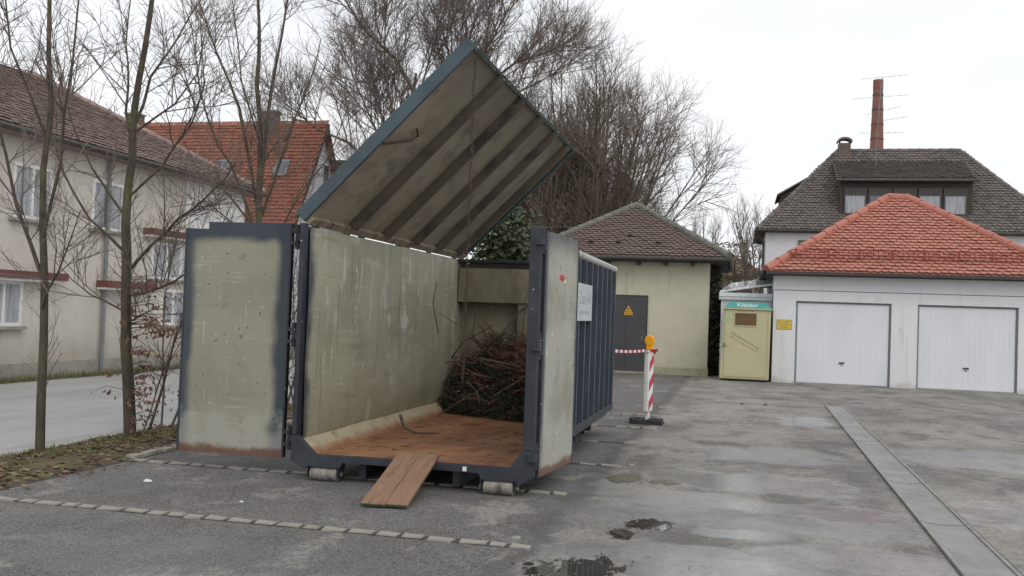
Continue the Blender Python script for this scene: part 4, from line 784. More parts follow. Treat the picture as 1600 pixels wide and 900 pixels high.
for a in ((-.14, .48, 1.90, 1.925), (-.14, .48, 1.535, 1.56), (-.14, -.12, 1.56, 1.90), (.46, .48, 1.56, 1.90)): MB().box(a[0], a[1], 27.765, 27.784, a[2], a[3]).build('slot_frame', 'box_cream', sl)
text('lettering', 'ww', .2, (.16, 27.778, 1.73), X_, Z_, 'slot_print', sl, .0005)
ca, sa = math.cos(R(-29)), math.sin(R(-29)); xd = Vector((ca, 0, sa)); ud = Vector((-sa, 0, ca))
text('lettering', 'Kleidersammlung', .13, (.17, 27.7845, 1.14), xd, ud, 'ink_green', dp, .0005, width=.86)
text('lettering', 'Bitte nur tragbare Kleidung', .075, (.125, 27.7845, 1.04), xd, ud, 'ink_red', dp, .0005, width=.84)
text('lettering', 'Spende', .06, (.17, 27.7845, 1.955), X_, Z_, 'ink_red', dp, .0005, width=.24)
for x in (0.0, .34): MB().box(x-.015, x+.015, 27.78, 27.7845, 1.94, 1.97).build('bolt', 'black', cl)
MB().box(-.37, -.2, 27.781, 27.7845, 1.63, 1.86).build('sticker', 'sticker_green', cl)
lk = MB().box(-.50, -.28, 27.765, 27.784, .98, 1.03).build('latch_bar', 'box_cream', cl); MB().box(-.44, -.36, 27.755, 27.7645, .96, 1.05).build('padlock', 'ink_green', lk)
MB().box(-.402, -.398, 27.781, 27.7845, .12, 1.98).build('door_gap', 'ink_green', dp); MB().box(.758, .762, 27.781, 27.7845, .12, 1.98).build('door_gap', 'ink_green', dp)

# ------------------------------------------------------------------ house with dark hip roof
random.seed(47)
hs = thing('white_house', 'tall white house with dark grey-brown hip roof and dormers behind the garage', 'house', (6.4, 44.4, 0))
MB().box(.95, 11.9, 41.3, 47.4, 0, 5.40).build('wall', 'white_house', hs)
MB().box(.70, 12.2, 41.05, 47.65, 5.401, 5.44).build('soffit', 'wood_dark', hs)
hrf, (a, b, ry, zr) = hip_roof(hs, .62, 12.28, 41.0, 47.7, 5.50, 1.134, 'tile_grey', .19, .16, ('front', 'left'))
for c in ((.62, 41.0), (12.28, 41.0), (.62, 47.7), (12.28, 47.7)): ridge(hrf, (c[0], c[1], 5.54), (a if c[0] < 5 else b, ry, zr+.03), 'tile_grey', .4, .10)
ridge(hrf, (a, ry, zr+.03), (b, ry, zr+.03), 'tile_grey', .4, .11)
MB().tube([(.5, 40.95, 5.46), (12.4, 40.95, 5.46)], .06, 8).build('gutter', 'gutter', hs); MB().tube([(.56, 40.9, 5.46), (.56, 47.8, 5.46)], .06, 8).build('gutter', 'gutter', hs)
MB().tube([(.56, 41.0, 5.42), (.6, 41.1, 5.25), (.88, 41.25, 5.0), (.88, 41.25, .1)], .05, 8).build('downpipe', 'gutter', hs)
window(hs, 2.25, 3.45, 3.9, 5.10, 41.28, 'ridge_green', 'curtain', .09, 1)
window(hs, 6.0, 7.2, 3.9, 5.10, 41.28, 'ridge_green', 'curtain', .09, 1)
# front dormer (shed roof)
dm = MB().solid([(3.86, 41.6, 6.05), (8.9, 41.6, 6.05), (8.9, 41.6, 7.62), (3.86, 41.6, 7.62), (3.86, 43.4, 8.05), (8.9, 43.4, 8.05), (3.86, 43.2, 6.05), (8.9, 43.2, 6.05)], [(0, 1, 2, 3), (3, 2, 5, 4), (0, 3, 4, 6), (1, 7, 5, 2), (6, 4, 5, 7), (0, 6, 7, 1)]).build('dormer', 'wood_dark', hs)
MB().prism([(3.72, 41.35, 7.60), (9.04, 41.35, 7.60), (9.04, 43.75, 8.68), (3.72, 43.75, 8.68)], (0, 0, .07)).build('dormer_roof', 'tile_grey', dm)
dv = Vector((0, 2.4, 1.08)).normalized(); tile_field(dm, Vector((3.72, 41.33, 7.665)), X_.copy(), dv, 5.32, 2.55, lambda s, t: True, .19, .17, 'tile_grey')
MB().tube([(3.68, 41.3, 7.58), (9.08, 41.3, 7.58)], .05, 8).build('dormer_gutter', 'gutter', dm)
for k in range(5):
    xa = 4.02+.95*k; wn = MB(); wn.box(xa, xa+.06, 41.54, 41.6, 6.2, 7.3); wn.box(xa+.82, xa+.88, 41.54, 41.6, 6.2, 7.3); wn.box(xa+.06, xa+.82, 41.54, 41.6, 6.2, 6.27); wn.box(xa+.06, xa+.82, 41.54, 41.6, 7.0, 7.3)
    wn = wn.build('window', 'gutter', dm); MB().box(xa+.06, xa+.82, 41.57, 41.585, 6.27, 7.0).build('pane', 'curtain' if k != 1 else 'glass', wn)
# side dormer on the left slope
sdm = MB().solid([(1.62, 44.0, 6.5), (1.62, 47.0, 6.5), (1.62, 47.0, 7.30), (1.62, 44.0, 7.30), (3.0, 44.0, 8.14), (3.0, 47.0, 8.14)], [(0, 3, 4), (1, 5, 2), (0, 1, 2, 3), (3, 2, 5, 4), (0, 4, 5, 1)]).build('side_dormer', 'wood_dark', hs)
MB().prism([(1.45, 43.85, 7.24), (3.05, 43.85, 8.20), (3.05, 43.85, 8.28), (1.45, 43.85, 7.32)], (0, 3.3, 0)).build('side_dormer_roof', 'tile_grey', sdm)
ch = MB().box(4.0, 4.5, 44.15, 44.65, 8.9, 9.62).build('chimney', 'chimney_grey', hs)
arc = [(4.25+.32*math.cos(q), 44.1, 9.62+.06+.2*math.sin(q)) for q in [math.pi*i/10 for i in range(11)]]
arc2 = [(4.25+.26*math.cos(q), 44.1, 9.62+.05+.13*math.sin(q)) for q in [math.pi*i/10 for i in range(10, -1, -1)]]
MB().prism((arc+arc2)[::-1], (0, .6, 0)).build('chimney_cap', 'tile_brown', ch)
for x in (4.03, 4.43): MB().box(x, x+.04, 44.2, 44.6, 9.62, 9.72).build('cap_support', 'gutter', ch)
# roof antenna
an_ = MB(); an_.tube([(5.38, 42.9, 8.1), (5.40, 42.9, 9.6), (5.53, 42.9, 11.98)], .016, 6)
for (xa, za), (xb, zb) in (((4.75, 12.1), (6.55, 12.25)), ((4.35, 11.25), (6.6, 11.4)), ((4.95, 10.58), (6.3, 10.92)), ((5.4, 10.3), (6.6, 10.48)), ((4.75, 9.8), (6.4, 9.82))):
    an_.tube([(xa, 42.9, za), (xb, 42.9, zb)], .007, 4); n = 6
    for i in range(n+1): f_ = i/n; x = xa+(xb-xa)*f_; z = za+(zb-za)*f_; an_.tube([(x, 42.75-.1*f_, z), (x, 43.05+.1*f_, z)], .004, 3)
aob = an_.build('roof_antenna', 'zinc'); tag(aob, 'thin multi-armed aerial mast on the ridge of the white house', 'antenna')
# brick stack far behind
bs_ = thing('brick_stack', 'tall tapering red brick factory chimney rising behind the white house', 'chimney', (13.85, 110, 0))
MB().tube([(13.85, 110, 0), (13.85, 110, 20), (13.85, 110, 27.6), (13.85, 110, 28.2)], [1.0, .72, .50, .50], 20).build('shaft', 'brick', bs_)
MB().tube([(13.85, 110, 27.2), (13.85, 110, 28.3)], [.53, .53], 20).build('crown', 'brick', bs_)
for z in (18.5, 20.2, 21.8, 23.4, 25, 26.6): MB().tube([(13.85, 110, z), (13.85, 110, z+.12)], [.50+(28-z)*.0285+.03]*2, 20).build('steel_band', 'gutter', bs_)
MB().tube([(14.35, 109.6, 16), (14.22, 109.6, 28.5)], .04, 5).build('lightning_rod', 'zinc', bs_)

# ------------------------------------------------------------------ houses on the left
random.seed(51)
rh = thing('red_roof_house', 'large house with steep old red tiled roof and white gable beyond the road', 'house', (-26, 40, 0))
RX, RY, RZ = -18.15, 40.0, 9.80; tan_ = 1.62; half = 4.0; ze = RZ-half*tan_
MB().prism([(RX-.25, RY-half+.3, 0), (RX-.25, RY+half-.3, 0), (RX-.25, RY+half-.3, ze+.3), (RX-.25, RY, RZ-.25), (RX-.25, RY-half+.3, ze+.3)], (-21, 0, 0)).build('wall', 'white_house', rh)
rr = MB().solid([(RX, RY-half, ze), (RX, RY, RZ), (RX-21.5, RY, RZ), (RX-21.5, RY-half, ze), (RX, RY+half, ze), (RX-21.5, RY+half, ze), (RX, RY-half, ze-.18), (RX, RY, RZ-.18), (RX, RY+half, ze-.18), (RX-21.5, RY-half, ze-.18), (RX-21.5, RY, RZ-.18), (RX-21.5, RY+half, ze-.18)],
                [(0, 1, 2, 3), (1, 4, 5, 2), (0, 6, 7, 1), (1, 7, 8, 4), (3, 2, 10, 9), (2, 5, 11, 10), (0, 3, 9, 6), (4, 8, 11, 5), (6, 9, 10, 7), (7, 10, 11, 8)], .3).build('roof', 'tile_red', rh)
v = Vector((0, 1, tan_)).normalized(); tile_field(rr, Vector((RX-15, RY-half, ze)), X_.copy(), v, 15, half*math.hypot(1, tan_), lambda s, t: True, .19, .2, 'tile_red')
ridge(rr, (RX-16, RY, RZ+.02), (RX, RY, RZ+.02), 'tile_red', .4, .10)
MB().prism([(RX+.002, RY-half, ze-.2), (RX+.002, RY, RZ-.2), (RX+.002, RY+half, ze-.2), (RX+.002, RY+half, ze-.02), (RX+.002, RY, RZ-.02), (RX+.002, RY-half, ze-.02)], (.04, 0, 0)).build('verge_board', 'wood_dark', rr)
for xa, zc in ((-22.5, 7.62), (-19.65, 7.62)):
    o = Vector((xa, RY-(RZ-zc)/tan_, zc)); nn = Vector((0, -tan_, 1)).normalized()
    sk = MB().box(-.33, .33, -.45, .45, .0, .10, (o, X_, v, nn)).build('skylight', 'zinc', rr); MB().box(-.25, .25, -.36, .36, .101, .108, (o, X_, v, nn)).build('pane', 'glass', sk)
for xa in (-28.3, -21.3): 
    c_ = MB().box(xa, xa+.65, RY-.3, RY+.3, RZ-.6, RZ+.55).build('chimney', 'chimney_grey', rr); MB().box(xa-.05, xa+.70, RY-.35, RY+.35, RZ+.552, RZ+.62).build('chimney_cap', 'grey_concrete', c_)
gw = MB().box(RX-.252, RX-.2, 40.1, 40.75, 7.1, 8.1).build('gable_window', 'white', rh); MB().box(RX-.199, RX-.195, 40.17, 40.68, 7.17, 8.03).build('pane', 'glass', gw)
gx = MB().prism([(RX-.24, 40.9, 5.5), (RX-.24, 43.6, 5.5), (RX-.24, 43.2, 8.2), (RX-.24, 41.3, 8.2)], (1.2, 0, 0)).build('gable_annex', 'white_house', rh); MB().box(RX-.3, RX+1.15, 40.8, 43.5, 8.2, 8.35).build('annex_roof', 'wood_dark', gx)
# pale house standing at the road
ph = thing('pale_house', 'pale rendered house with faded brown hip roof right beside the road', 'house', (-18, 19, 0))
px0, px1, py0, py1 = -22, -14.0, 8.0, 25.3
MB().box(px0, px1, py0, py1, .30, 4.82).build('wall', 'pale_house', ph)
MB().box(px0-.02, px1+.04, py0-.02, py1+.04, 0, .298).build('plinth', 'grey_concrete', ph)
MB().box(px1+.002, px1+.03, 22.3, 25.31, 3.55, 4.8).build('white_panel', 'white', ph)
# roof: ridge along Y
ex0, ex1, ey0, ey1, ez, tn = -22.4, -13.6, 7.6, 25.7, 4.92, .56; hd = (ex1-ex0)/2; zr = ez+hd*tn; mx_ = (ex0+ex1)/2
prf = MB().solid([(ex0, ey0, ez), (ex1, ey0, ez), (ex1, ey1, ez), (ex0, ey1, ez), (mx_, ey0+hd, zr), (mx_, ey1-hd, zr)] + [(ex0, ey0, ez-.12), (ex1, ey0, ez-.12), (ex1, ey1, ez-.12), (ex0, ey1, ez-.12)],
                 [(0, 1, 4), (1, 2, 5, 4), (2, 3, 5), (3, 0, 4, 5), (0, 6, 7, 1), (1, 7, 8, 2), (2, 8, 9, 3), (3, 9, 6, 0), (6, 9, 8, 7)], .3).build('roof', 'tile_pink', ph)
v = Vector((-1, 0, tn)).normalized(); S = hd*math.hypot(1, tn)
tile_field(prf, Vector((ex1, ey0, ez)), Y_.copy(), v, ey1-ey0, S, lambda s, t: t*.87 + .02 < s < (ey1-ey0)-t*.87-.02, .22, .2, 'tile_pink')
ridge(prf, (ex1, ey1, ez+.05), (mx_, ey1-hd, zr+.05), 'tile_pink', .4, .10)
MB().tube([(ex1+.05, ey0, ez-.06), (ex1+.05, ey1+.1, ez-.06)], .06, 8).build('gutter', 'gutter', ph)
def side_window(root, y0, y1, z0, z1, x):
    f = MB(); f.box(x-.02, x+.04, y0, y1, z0, z0+.07); f.box(x-.02, x+.04, y0, y1, z1-.07, z1); f.box(x-.02, x+.04, y0, y0+.07, z0+.07, z1-.07); f.box(x-.02, x+.04, y1-.07, y1, z0+.07, z1-.07); f.box(x-.02, x+.04, (y0+y1)/2-.03, (y0+y1)/2+.03, z0+.07, z1-.07)
    w_ = f.build('window', 'white', root); MB().box(x+.003, x+.012, y0+.07, y1-.07, z0+.07, z1-.07).build('pane', 'curtain', w_); MB().box(x+.002, x+.14, y0-.06, y1+.06, z0-.06, z0-.001).build('sill', 'grey_concrete', w_)
for y in (13.2, 16.2, 18.6): side_window(ph, y, y+1.1, 3.2, 4.3, px1)
for y in (12.6, 15.6, 21.4, 23.4): side_window(ph, y, y+1.0, 1.05, 1.95, px1)
for y0_, y1_, z0_ in ((20.55, 22.5, 3.25), (18.9, 20.75, 1.92), (14.6, 17.6, 2.0)):
    bb = MB().box(px1+.002, px1+.30, y0_, y1_, z0_, z0_+.15).build('canopy_board', 'redbrown', ph); MB().box(px1+.002, px1+.26, y0_+.02, y1_-.02, z0_-.05, z0_-.002).build('canopy_soffit', 'white', bb)
side_window(ph, 20.9, 22.2, 2.2, 3.1, px1)
MB().tube([(px1+.08, 19.1, 4.8), (px1+.08, 19.1, .1)], .045, 8).build('downpipe', 'zinc', ph)
# low distant house on the right
lh_ = thing('distant_house', 'distant brown-roofed house behind the utility building and bare tree', 'house', (-.8, 62, 0))
MB().box(-5.8, 1.2, 60, 66, 0, 4.4).build('wall', 'pale_house', lh_)
hip_roof(lh_, -6.2, 1.7, 59.6, 66.4, 4.4, .62, 'tile_brown', .3, .26, ('front', 'right'))
MB().box(-6.15, 1.65, 59.65, 66.35, 4.27, 4.345).build('soffit', 'wood_dark', lh_)

# ------------------------------------------------------------------ trees
def rot_dir(d, ang):
    a = d.orthogonal().normalized(); b = d.cross(a); q = rnd(0, 6.2832)
    return (d*math.cos(ang) + (a*math.cos(q)+b*math.sin(q))*math.sin(ang)).normalized()
def bare(mbs, pts, r0, r1, level, P):
    """mbs: (trunk MB, crown MB). pts: polyline of this branch. P: list of level dicts for children."""
    n = len(pts); rad = [r0+(r1-r0)*i/(n-1) for i in range(n)]
    k = 8 if r0 > .08 else 5 if r0 > .025 else 4 if r0 > .012 else 3
    mbs[0 if level == 0 else 1].tube(pts, rad, k, False)
    if not P: return
    p = P[0]; L = sum((pts[i+1]-pts[i]).length for i in range(n-1)); cnt = p['n'] if isinstance(p['n'], int) else max(1, int(p['n']*L+random.random()))
    for c in range(cnt):
        t = rnd(p['t0'], 1.0)*(n-1); i = min(int(t), n-2); f = t-i; q = pts[i].lerp(pts[i+1], f); d = (pts[i+1]-pts[i]).normalized()
        dd = rot_dir(d, R(rnd(*p['ang']))); dd = (dd + Z_*p.get('up', .2)).normalized()
        ln = p['len']*rnd(.55, 1.15)*(1-.45*t/(n-1)); r = min(p['r']*rnd(.75, 1.15), (rad[i]+(rad[i+1]-rad[i])*f)*.8); grow(mbs, q, dd, ln, r, level+1, P[1:], p)
def grow(mbs, q, dd, ln, r, level, P, p):
    m = p.get('seg', 3); pts = [q]; cur = q.copy()
    for s_ in range(m):
        dd = (dd + Vector((rnd(-1, 1), rnd(-1, 1), rnd(-1, 1)))*p.get('jit', .18) + Z_*p.get('trop', .05)).normalized(); cur = cur+dd*(ln/m); pts.append(cur.copy())
    bare(mbs, pts, r, r*.45, level, P)
def V(l): return [Vector(p) for p in l]
def smooth_pts(pts, wob=0.0):
    out = [pts[0]]
    for i in range(len(pts)-1): m = pts[i].lerp(pts[i+1], .5); out += [m+Vector((rnd(-1, 1), rnd(-1, 1), rnd(-1, 1)))*wob, pts[i+1]]
    return out
LR = .8
# tree nearest on the left
random.seed(61)
def explicit(name, label, base, trunk, limbs, tr0, tr1, P, mats=('bark_moss', 'twig'), group=None, extra=None, dy=0.5):
    tr_ = thing(name, label, 'tree', base, group); mbs = (MB(), MB())
    bare(mbs, smooth_pts(V(trunk), .028), tr0, tr1, 0, P[1:])
    for pts, r_ in limbs:
        r_ *= LR; pv = V(pts); s_ = rnd(-dy, dy)
        for i, p in enumerate(pv): p.y += s_*i/(len(pv)-1)*1.0
        bare(mbs, smooth_pts(pv, .03), r_, r_*.3, 0, P)
    mbs[0].build('trunk', mats[0], tr_, smooth=True); mbs[1].build('crown', mats[1], tr_)
    if extra: extra(tr_)
    return tr_
PT = [dict(n=5.5, len=1.25, r=.010, ang=(25, 65), t0=.18, up=.25, jit=.2, seg=4, trop=.06), dict(n=7.0, len=.6, r=.0055, ang=(25, 65), t0=.1, up=.2, jit=.22, seg=3, trop=.05), dict(n=8.0, len=.26, r=.0030, ang=(25, 60), t0=.1, up=.1, jit=.25, seg=2)]
def dry_leaves(tr_):
    ml = MB(); ms = MB()
    for (z, n_, l) in ((1.55, 9, .55), (1.3, 10, .6), (1.1, 9, .5), (.85, 7, .35), (.65, 7, .4), (.5, 6, .5), (.25, 6, .35), (1.85, 6, .5)):
        for k in range(n_):
            a = rnd(-1.1, 1.6) if random.random() < .75 else rnd(0, 6.28); d = Vector((math.cos(a), math.sin(a), rnd(-.1, .25))); p0 = Vector((-7.1, 10.26, z+rnd(-.12, .12))); ln = l*rnd(.5, 1.3)
            p1 = p0+d*ln*.6+Z_*.03; p2 = p0+d*ln-Z_*.05; ms.tube([p0, p1, p2], [.007, .004, .002], 3, False)
            for j in range(int(16*ln/.5)):
                q = p0.lerp(p2, rnd(.35, 1.05)) + Z_*rnd(-.01, .02); dl_ = Vector((d.x*.5+rnd(-.4, .4), d.y*.5+rnd(-.4, .4), -rnd(.5, 1.2))).normalized()*rnd(.035, .06); w_ = dl_.cross(Vector((rnd(-1, 1), rnd(-1, 1), .2))).normalized()*.014
                ml.face([q, q+dl_*.45+w_, q+dl_, q+dl_*.45-w_], random.random()*.99+.005)
    ms.build('leafy_shoots', 'twig', tr_); ml.build('dry_leaves', 'dry_leaf', tr_)
trunk1 = [(-7.04, 10.26, -0.02), (-7.10, 10.26, .65), (-7.17, 10.26, 1.41), (-7.2, 10.26, 2.18), (-7.23, 10.26, 2.95), (-7.2, 10.26, 3.73), (-7.14, 10.26, 4.35), (-7.05, 10.26, 4.97), (-7.02, 10.26, 5.6), (-6.98, 10.3, 6.4)]
limbs1 = [([(-7.23, 10.26, 2.87), (-6.73, 10.26, 3.25), (-6.3, 10.26, 3.76), (-6.12, 10.26, 4.19), (-6.16, 10.26, 4.9)], .022), ([(-7.21, 10.26, 3.69), (-7.1, 10.26, 4.39), (-6.89, 10.26, 4.86), (-6.62, 10.26, 5.5)], .026), ([(-7.19, 10.26, 1.96), (-6.8, 10.26, 2.31), (-6.4, 10.26, 2.62), (-5.96, 10.26, 2.89), (-5.58, 10.26, 3.25)], .03),
          ([(-7.17, 10.26, 1.70), (-6.73, 10.26, 1.81), (-6.41, 10.26, 1.99), (-6.1, 10.3, 2.3)], .026), ([(-7.15, 10.26, 1.39), (-6.83, 10.26, 1.49), (-6.39, 10.26, 1.57)], .018), ([(-7.23, 10.26, 3.65), (-7.36, 10.26, 4.25), (-7.5, 10.26, 4.83), (-7.55, 10.3, 5.6)], .022), ([(-7.14, 10.26, 3.69), (-6.62, 10.26, 4.0), (-6.3, 10.26, 4.37), (-6.19, 10.26, 4.9)], .018),
          ([(-7.2, 10.26, 2.2), (-7.6, 10.2, 2.6), (-8.0, 10.3, 3.2), (-8.2, 10.3, 4.0)], .024), ([(-7.2, 10.26, 2.6), (-7.5, 10.1, 3.2), (-7.9, 10.2, 4.1), (-8.0, 10.2, 5.0)], .02), ([(-7.17, 10.26, 1.5), (-7.6, 10.1, 1.7), (-8.1, 10.0, 2.1)], .018)]
explicit('bare_tree', 'slim mossy bare tree with withered brown leaves low on its trunk, left of the container', (-7.04, 10.26, 0), trunk1, limbs1, .078, .02, PT, group='bare trees along the verge', extra=dry_leaves)
trunk2 = [(-7.22, 14, -.02), (-7.3, 14, 1.0), (-7.4, 14, 2.0), (-7.47, 14, 2.96), (-7.49, 14, 3.96), (-7.61, 14, 5.15), (-7.61, 14, 6.07), (-7.69, 14, 7.4)]
limbs2 = [([(-7.46, 14, 2.9), (-7.44, 14, 3.96), (-7.36, 14, 5.01), (-7.21, 14, 5.97), (-7.0, 14, 7.2)], .05), ([(-7.47, 14, 3.0), (-7.9, 14, 4.79), (-8.34, 14, 5.68), (-8.72, 14, 6.6)], .04), ([(-7.44, 14, 2.6), (-7.78, 14, 3.54), (-8.12, 14, 4.16), (-8.41, 14, 5.02), (-8.53, 14, 6.0)], .035), ([(-7.45, 14, 3.0), (-7.13, 14, 4.05), (-6.79, 14, 5.07), (-6.6, 14, 5.9)], .03),
          ([(-7.45, 14, 2.8), (-8.11, 14, 3.44), (-8.66, 14, 3.7), (-9.1, 14, 4.4)], .025), ([(-7.4, 14, 2.4), (-7.9, 14, 2.9), (-8.5, 14, 3.3), (-9.2, 14, 3.2)], .025), ([(-7.4, 14, 2.2), (-7.0, 14, 3.2), (-6.5, 14, 4.0), (-6.2, 14, 5.0)], .022), ([(-7.5, 14, 4.2), (-7.8, 14, 5.2), (-7.9, 14, 6.3), (-8.0, 14, 7.2)], .02), ([(-7.3, 14, 1.2), (-7.1, 13.9, 1.9), (-6.8, 13.8, 2.6)], .015)]
explicit('bare_tree', 'taller bare tree with several upright stems directly behind the left door leaf', (-7.22, 14, 0), trunk2, limbs2, .085, .018, PT, group='bare trees along the verge')
random.seed(64)
sh_ = thing('bare_shrub', 'twiggy bare hedge shrub with a few withered leaves behind the left door leaf', 'shrub', (-7.1, 11.6, 0)); mbs = (MB(), MB()); ml = MB()
SP = [dict(n=5.0, len=.8, r=.007, ang=(20, 60), t0=.15, up=.15, jit=.2, seg=3, trop=.03), dict(n=6.5, len=.4, r=.004, ang=(25, 65), t0=.1, up=.1, jit=.22, seg=2)]
for k in range(26):
    q = Vector((rnd(-7.25, -6.95), rnd(10.7, 15.6), 0)); d = Vector((rnd(-.35, .35), rnd(-.35, .35), 1)).normalized(); L = rnd(1.6, 3.6); pts = [q]; cur = q
    for s_ in range(5): d = (d+Vector((rnd(-1, 1), rnd(-1, 1), rnd(-.5, .6)))*.14).normalized(); cur = cur+d*(L/5); pts.append(cur.copy())
    bare(mbs, pts, rnd(.010, .02), .004, 0, SP)
    for j in range(26):
        q = pts[random.randint(1, 5)] + Vector((rnd(-.35, .35), rnd(-.35, .35), rnd(-.3, .2)))
        if q.z > 2.1 or q.z < .15: continue
        dl_ = Vector((rnd(-.5, .5), rnd(-.5, .5), -1)).normalized()*rnd(.035, .06); w_ = dl_.cross(Vector((rnd(-1, 1), rnd(-1, 1), .2))).normalized()*.013; ml.face([q, q+dl_*.45+w_, q+dl_, q+dl_*.45-w_], random.random()*.99+.005)
mbs[0].build('stems', 'bark', sh_); mbs[1].build('twigs', 'twig', sh_); ml.build('dry_leaves', 'dry_leaf', sh_)
trunk3 = [(-6.98, 8.65, -0.02), (-7.00, 8.65, 1.20), (-7.08, 8.65, 2.40), (-7.04, 8.65, 3.60), (-7.13, 8.65, 4.80), (-7.08, 8.65, 6.00)]
limbs3 = [([(-7.08, 8.65, 2.20), (-6.78, 8.65, 3.00), (-6.58, 8.65, 4.00), (-6.48, 8.75, 5.20)], .025), ([(-7.03, 8.65, 1.80), (-7.38, 8.65, 2.60), (-7.68, 8.65, 3.60), (-7.78, 8.65, 5.00)], .028), ([(-7.04, 8.65, 1.50), (-6.68, 8.55, 1.90), (-6.28, 8.45, 2.50)], .018), ([(-7.08, 8.65, 3.30), (-7.38, 8.65, 4.20), (-7.48, 8.65, 5.30)], .02)]
explicit('bare_tree', 'bare tree at the far left edge of the picture', (-6.98, 8.65, 0), trunk3, limbs3, .052, .015, PT, group='bare trees along the verge')
# large bare tree behind the raised lid
random.seed(67); LR = .5
BG = [dict(n=2.6, len=3.9, r=.028, ang=(20, 60), t0=.25, up=.25, jit=.2, seg=5, trop=.07), dict(n=3.8, len=1.9, r=.014, ang=(25, 60), t0=.15, up=.2, jit=.22, seg=4, trop=.06), dict(n=6.0, len=.9, r=.008, ang=(25, 60), t0=.1, up=.15, jit=.22, seg=2)]
explicit('large_bare_tree', 'big spreading bare tree with broken limb rising behind the raised lid', (-12.5, 36, 0), [(-12.5, 36, -.02), (-12.59, 36, 1.77), (-12.9, 36, 4.27), (-13.1, 36, 6.29), (-12.9, 36, 8.5), (-12.7, 36, 11)],
         [([(-13.1, 36, 6.0), (-13.95, 36, 8.84), (-14.49, 36, 10.13)], .25), ([(-13.0, 36, 5.5), (-12.67, 36, 10.17), (-13.53, 36, 11.57), (-14.93, 36, 12.79), (-15.61, 36, 13.85)], .2), ([(-13.0, 36, 5.8), (-15.0, 36, 8.08), (-15.98, 36, 8.47), (-16.7, 36, 9.12)], .14),
          ([(-12.9, 36, 5.9), (-11.61, 36, 10.08), (-11.96, 36, 12.36), (-12.83, 36, 14.18)], .17), ([(-12.8, 36, 5.8), (-10.33, 36, 10.2), (-8.84, 36, 11.4), (-7.2, 36, 12.0)], .17), ([(-12.85, 36, 6.5), (-10.89, 36, 11.83), (-10.34, 36, 14.33)], .14), ([(-13.0, 36, 6.2), (-14.24, 36, 9.35), (-15.13, 36, 10.91), (-16.0, 36, 11.3)], .14), ([(-12.9, 36, 5.0), (-11, 36, 8.5), (-9, 36, 9.8)], .14), ([(-13, 36, 7), (-13.8, 36, 11), (-13.6, 36, 13.5)], .12), ([(-13.1, 36, 6.5), (-14.6, 36, 9.4), (-15.9, 36, 12.2)], .11), ([(-12.8, 36, 7), (-11.2, 36, 9.6), (-9.6, 36, 12.4), (-8.8, 36, 14)], .12), ([(-12.8, 36, 6.4), (-10.6, 36, 8.9), (-8.2, 36, 10.2), (-6.8, 36, 10.8)], .12), ([(-13.1, 36, 5.6), (-14.8, 36, 7.2), (-16.4, 36, 7.6)], .09), ([(-12.8, 36, 9), (-12.0, 36, 12), (-11.3, 36, 14.5)], .09)],
         .3, .05, BG, ('bark', 'twig'), dy=3.0)
# bushy many-stemmed tree behind the utility building
random.seed(71)
bt = thing('bushy_bare_tree', 'dense rounded bare tree with many upright stems behind the utility building', 'tree', (-6.7, 40, 0)); mbs = (MB(), MB())
BP = [dict(n=1.5, len=3.4, r=.024, ang=(16, 55), t0=.2, up=.12, jit=.13, seg=4, trop=.05), dict(n=3.7, len=1.9, r=.014, ang=(20, 62), t0=.12, up=.10, jit=.16, seg=3, trop=.04), dict(n=3.9, len=.95, r=.0085, ang=(20, 65), t0=.1, up=.1, jit=.18, seg=2)]
for k in range(56):
    a = 2*math.pi*k*.382+rnd(-.2, .2); til = R(2+24*((k+.5)/56)**.75); d = Vector((math.cos(a)*math.sin(til)*1.15, math.sin(a)*math.sin(til), math.cos(til))); L = rnd(10.8, 13.0)*(1-.26*(til/R(28)))
    q = Vector((-6.7+math.cos(a)*.5, 40+math.sin(a)*.5, 0)); pts = [q]; cur = q
    for s_ in range(7):
        d = (d+Vector((rnd(-1, 1), rnd(-1, 1), rnd(-1, 1)))*.09+Z_*.03).normalized(); cur = cur+d*(L/7); pts.append(cur.copy())
    bare(mbs, pts, rnd(.06, .14), .015, 0, BP)
mbs[0].build('trunk', 'bark', bt, smooth=True); mbs[1].build('crown', 'twig_olive', bt)
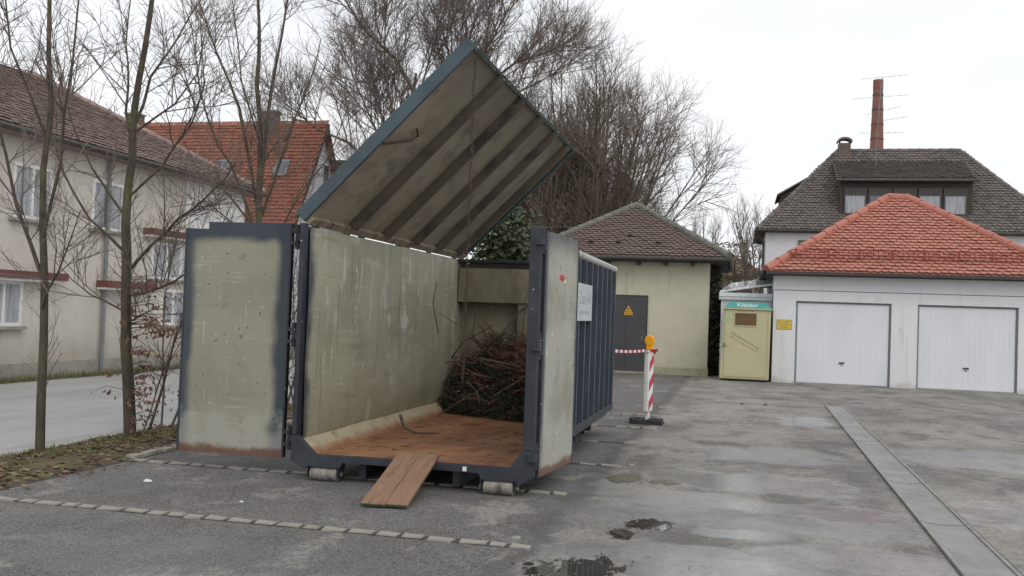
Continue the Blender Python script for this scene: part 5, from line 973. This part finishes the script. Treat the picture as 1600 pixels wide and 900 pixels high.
# evergreen ivy-clad stump behind the container
random.seed(73)
eg = thing('evergreen_bush', 'dark green ivy-clad bush just behind the container end wall', 'bush', (-4.1, 17, 0)); mb = MB()
leaf_cloud(mb, 5200, lambda: Vector((-4.22+random.gauss(0, .27), 17+random.gauss(0, .3), max(.2, 2.55+random.gauss(0, .48)))), .09); mb.build('foliage', 'ivy', eg)
MB().tube([(-4.1, 17, 0), (-4.15, 17, 1.5), (-4.05, 17, 3.2)], [.14, .11, .06], 8).build('trunk', 'bark', eg)
# bare trees in the right background
random.seed(79)
RP = [dict(n=1.6, len=2.6, r=.03, ang=(15, 45), t0=.25, up=.3, jit=.15, seg=4, trop=.06), dict(n=2.6, len=1.3, r=.018, ang=(15, 45), t0=.15, up=.25, jit=.16, seg=3, trop=.05), dict(n=3.5, len=.7, r=.011, ang=(15, 45), t0=.1, up=.2, jit=.2, seg=2)]
for (x, y, h, nst, lab) in ((-2.0, 68, 8.6, 9, 'small pale bare tree in the gap right of the utility building'), (1.1, 56, 8.3, 9, 'thin bare tree against the sky left of the white house')):
    t_ = thing('distant_bare_tree', lab, 'tree', (x, y, 0), 'bare trees in the right background'); mbs = (MB(), MB())
    for k in range(nst):
        a = 2*math.pi*k/nst; til = R(rnd(3, 20)); d = Vector((math.cos(a)*math.sin(til), math.sin(a)*math.sin(til), math.cos(til))); pts = [Vector((x, y, 0))]; cur = pts[0]
        for s_ in range(5): d = (d+Vector((rnd(-1, 1), rnd(-1, 1), rnd(-1, 1)))*.08).normalized(); cur = cur+d*(h*rnd(.8, 1)/5); pts.append(cur.copy())
        bare(mbs, pts, .07, .02, 0, RP)
    mbs[0].build('trunk', 'bark', t_); mbs[1].build('crown', 'twig', t_)
random.seed(83)
bu = thing('brown_green_shrub', 'brownish evergreen shrub in the gap behind the glazed annex', 'shrub', (-.1, 48, 0)); mb = MB()
leaf_cloud(mb, 6500, lambda: Vector((-.35+random.gauss(0, .6), 48+random.gauss(0, .6), abs(min(5.4, 2.6+random.gauss(0, 1.3))))), .10); mb.build('foliage', 'evergreen', bu)
MB().tube([(-.35, 48, 0), (-.3, 48, 4.6)], [.12, .04], 6).build('stem', 'bark', bu)
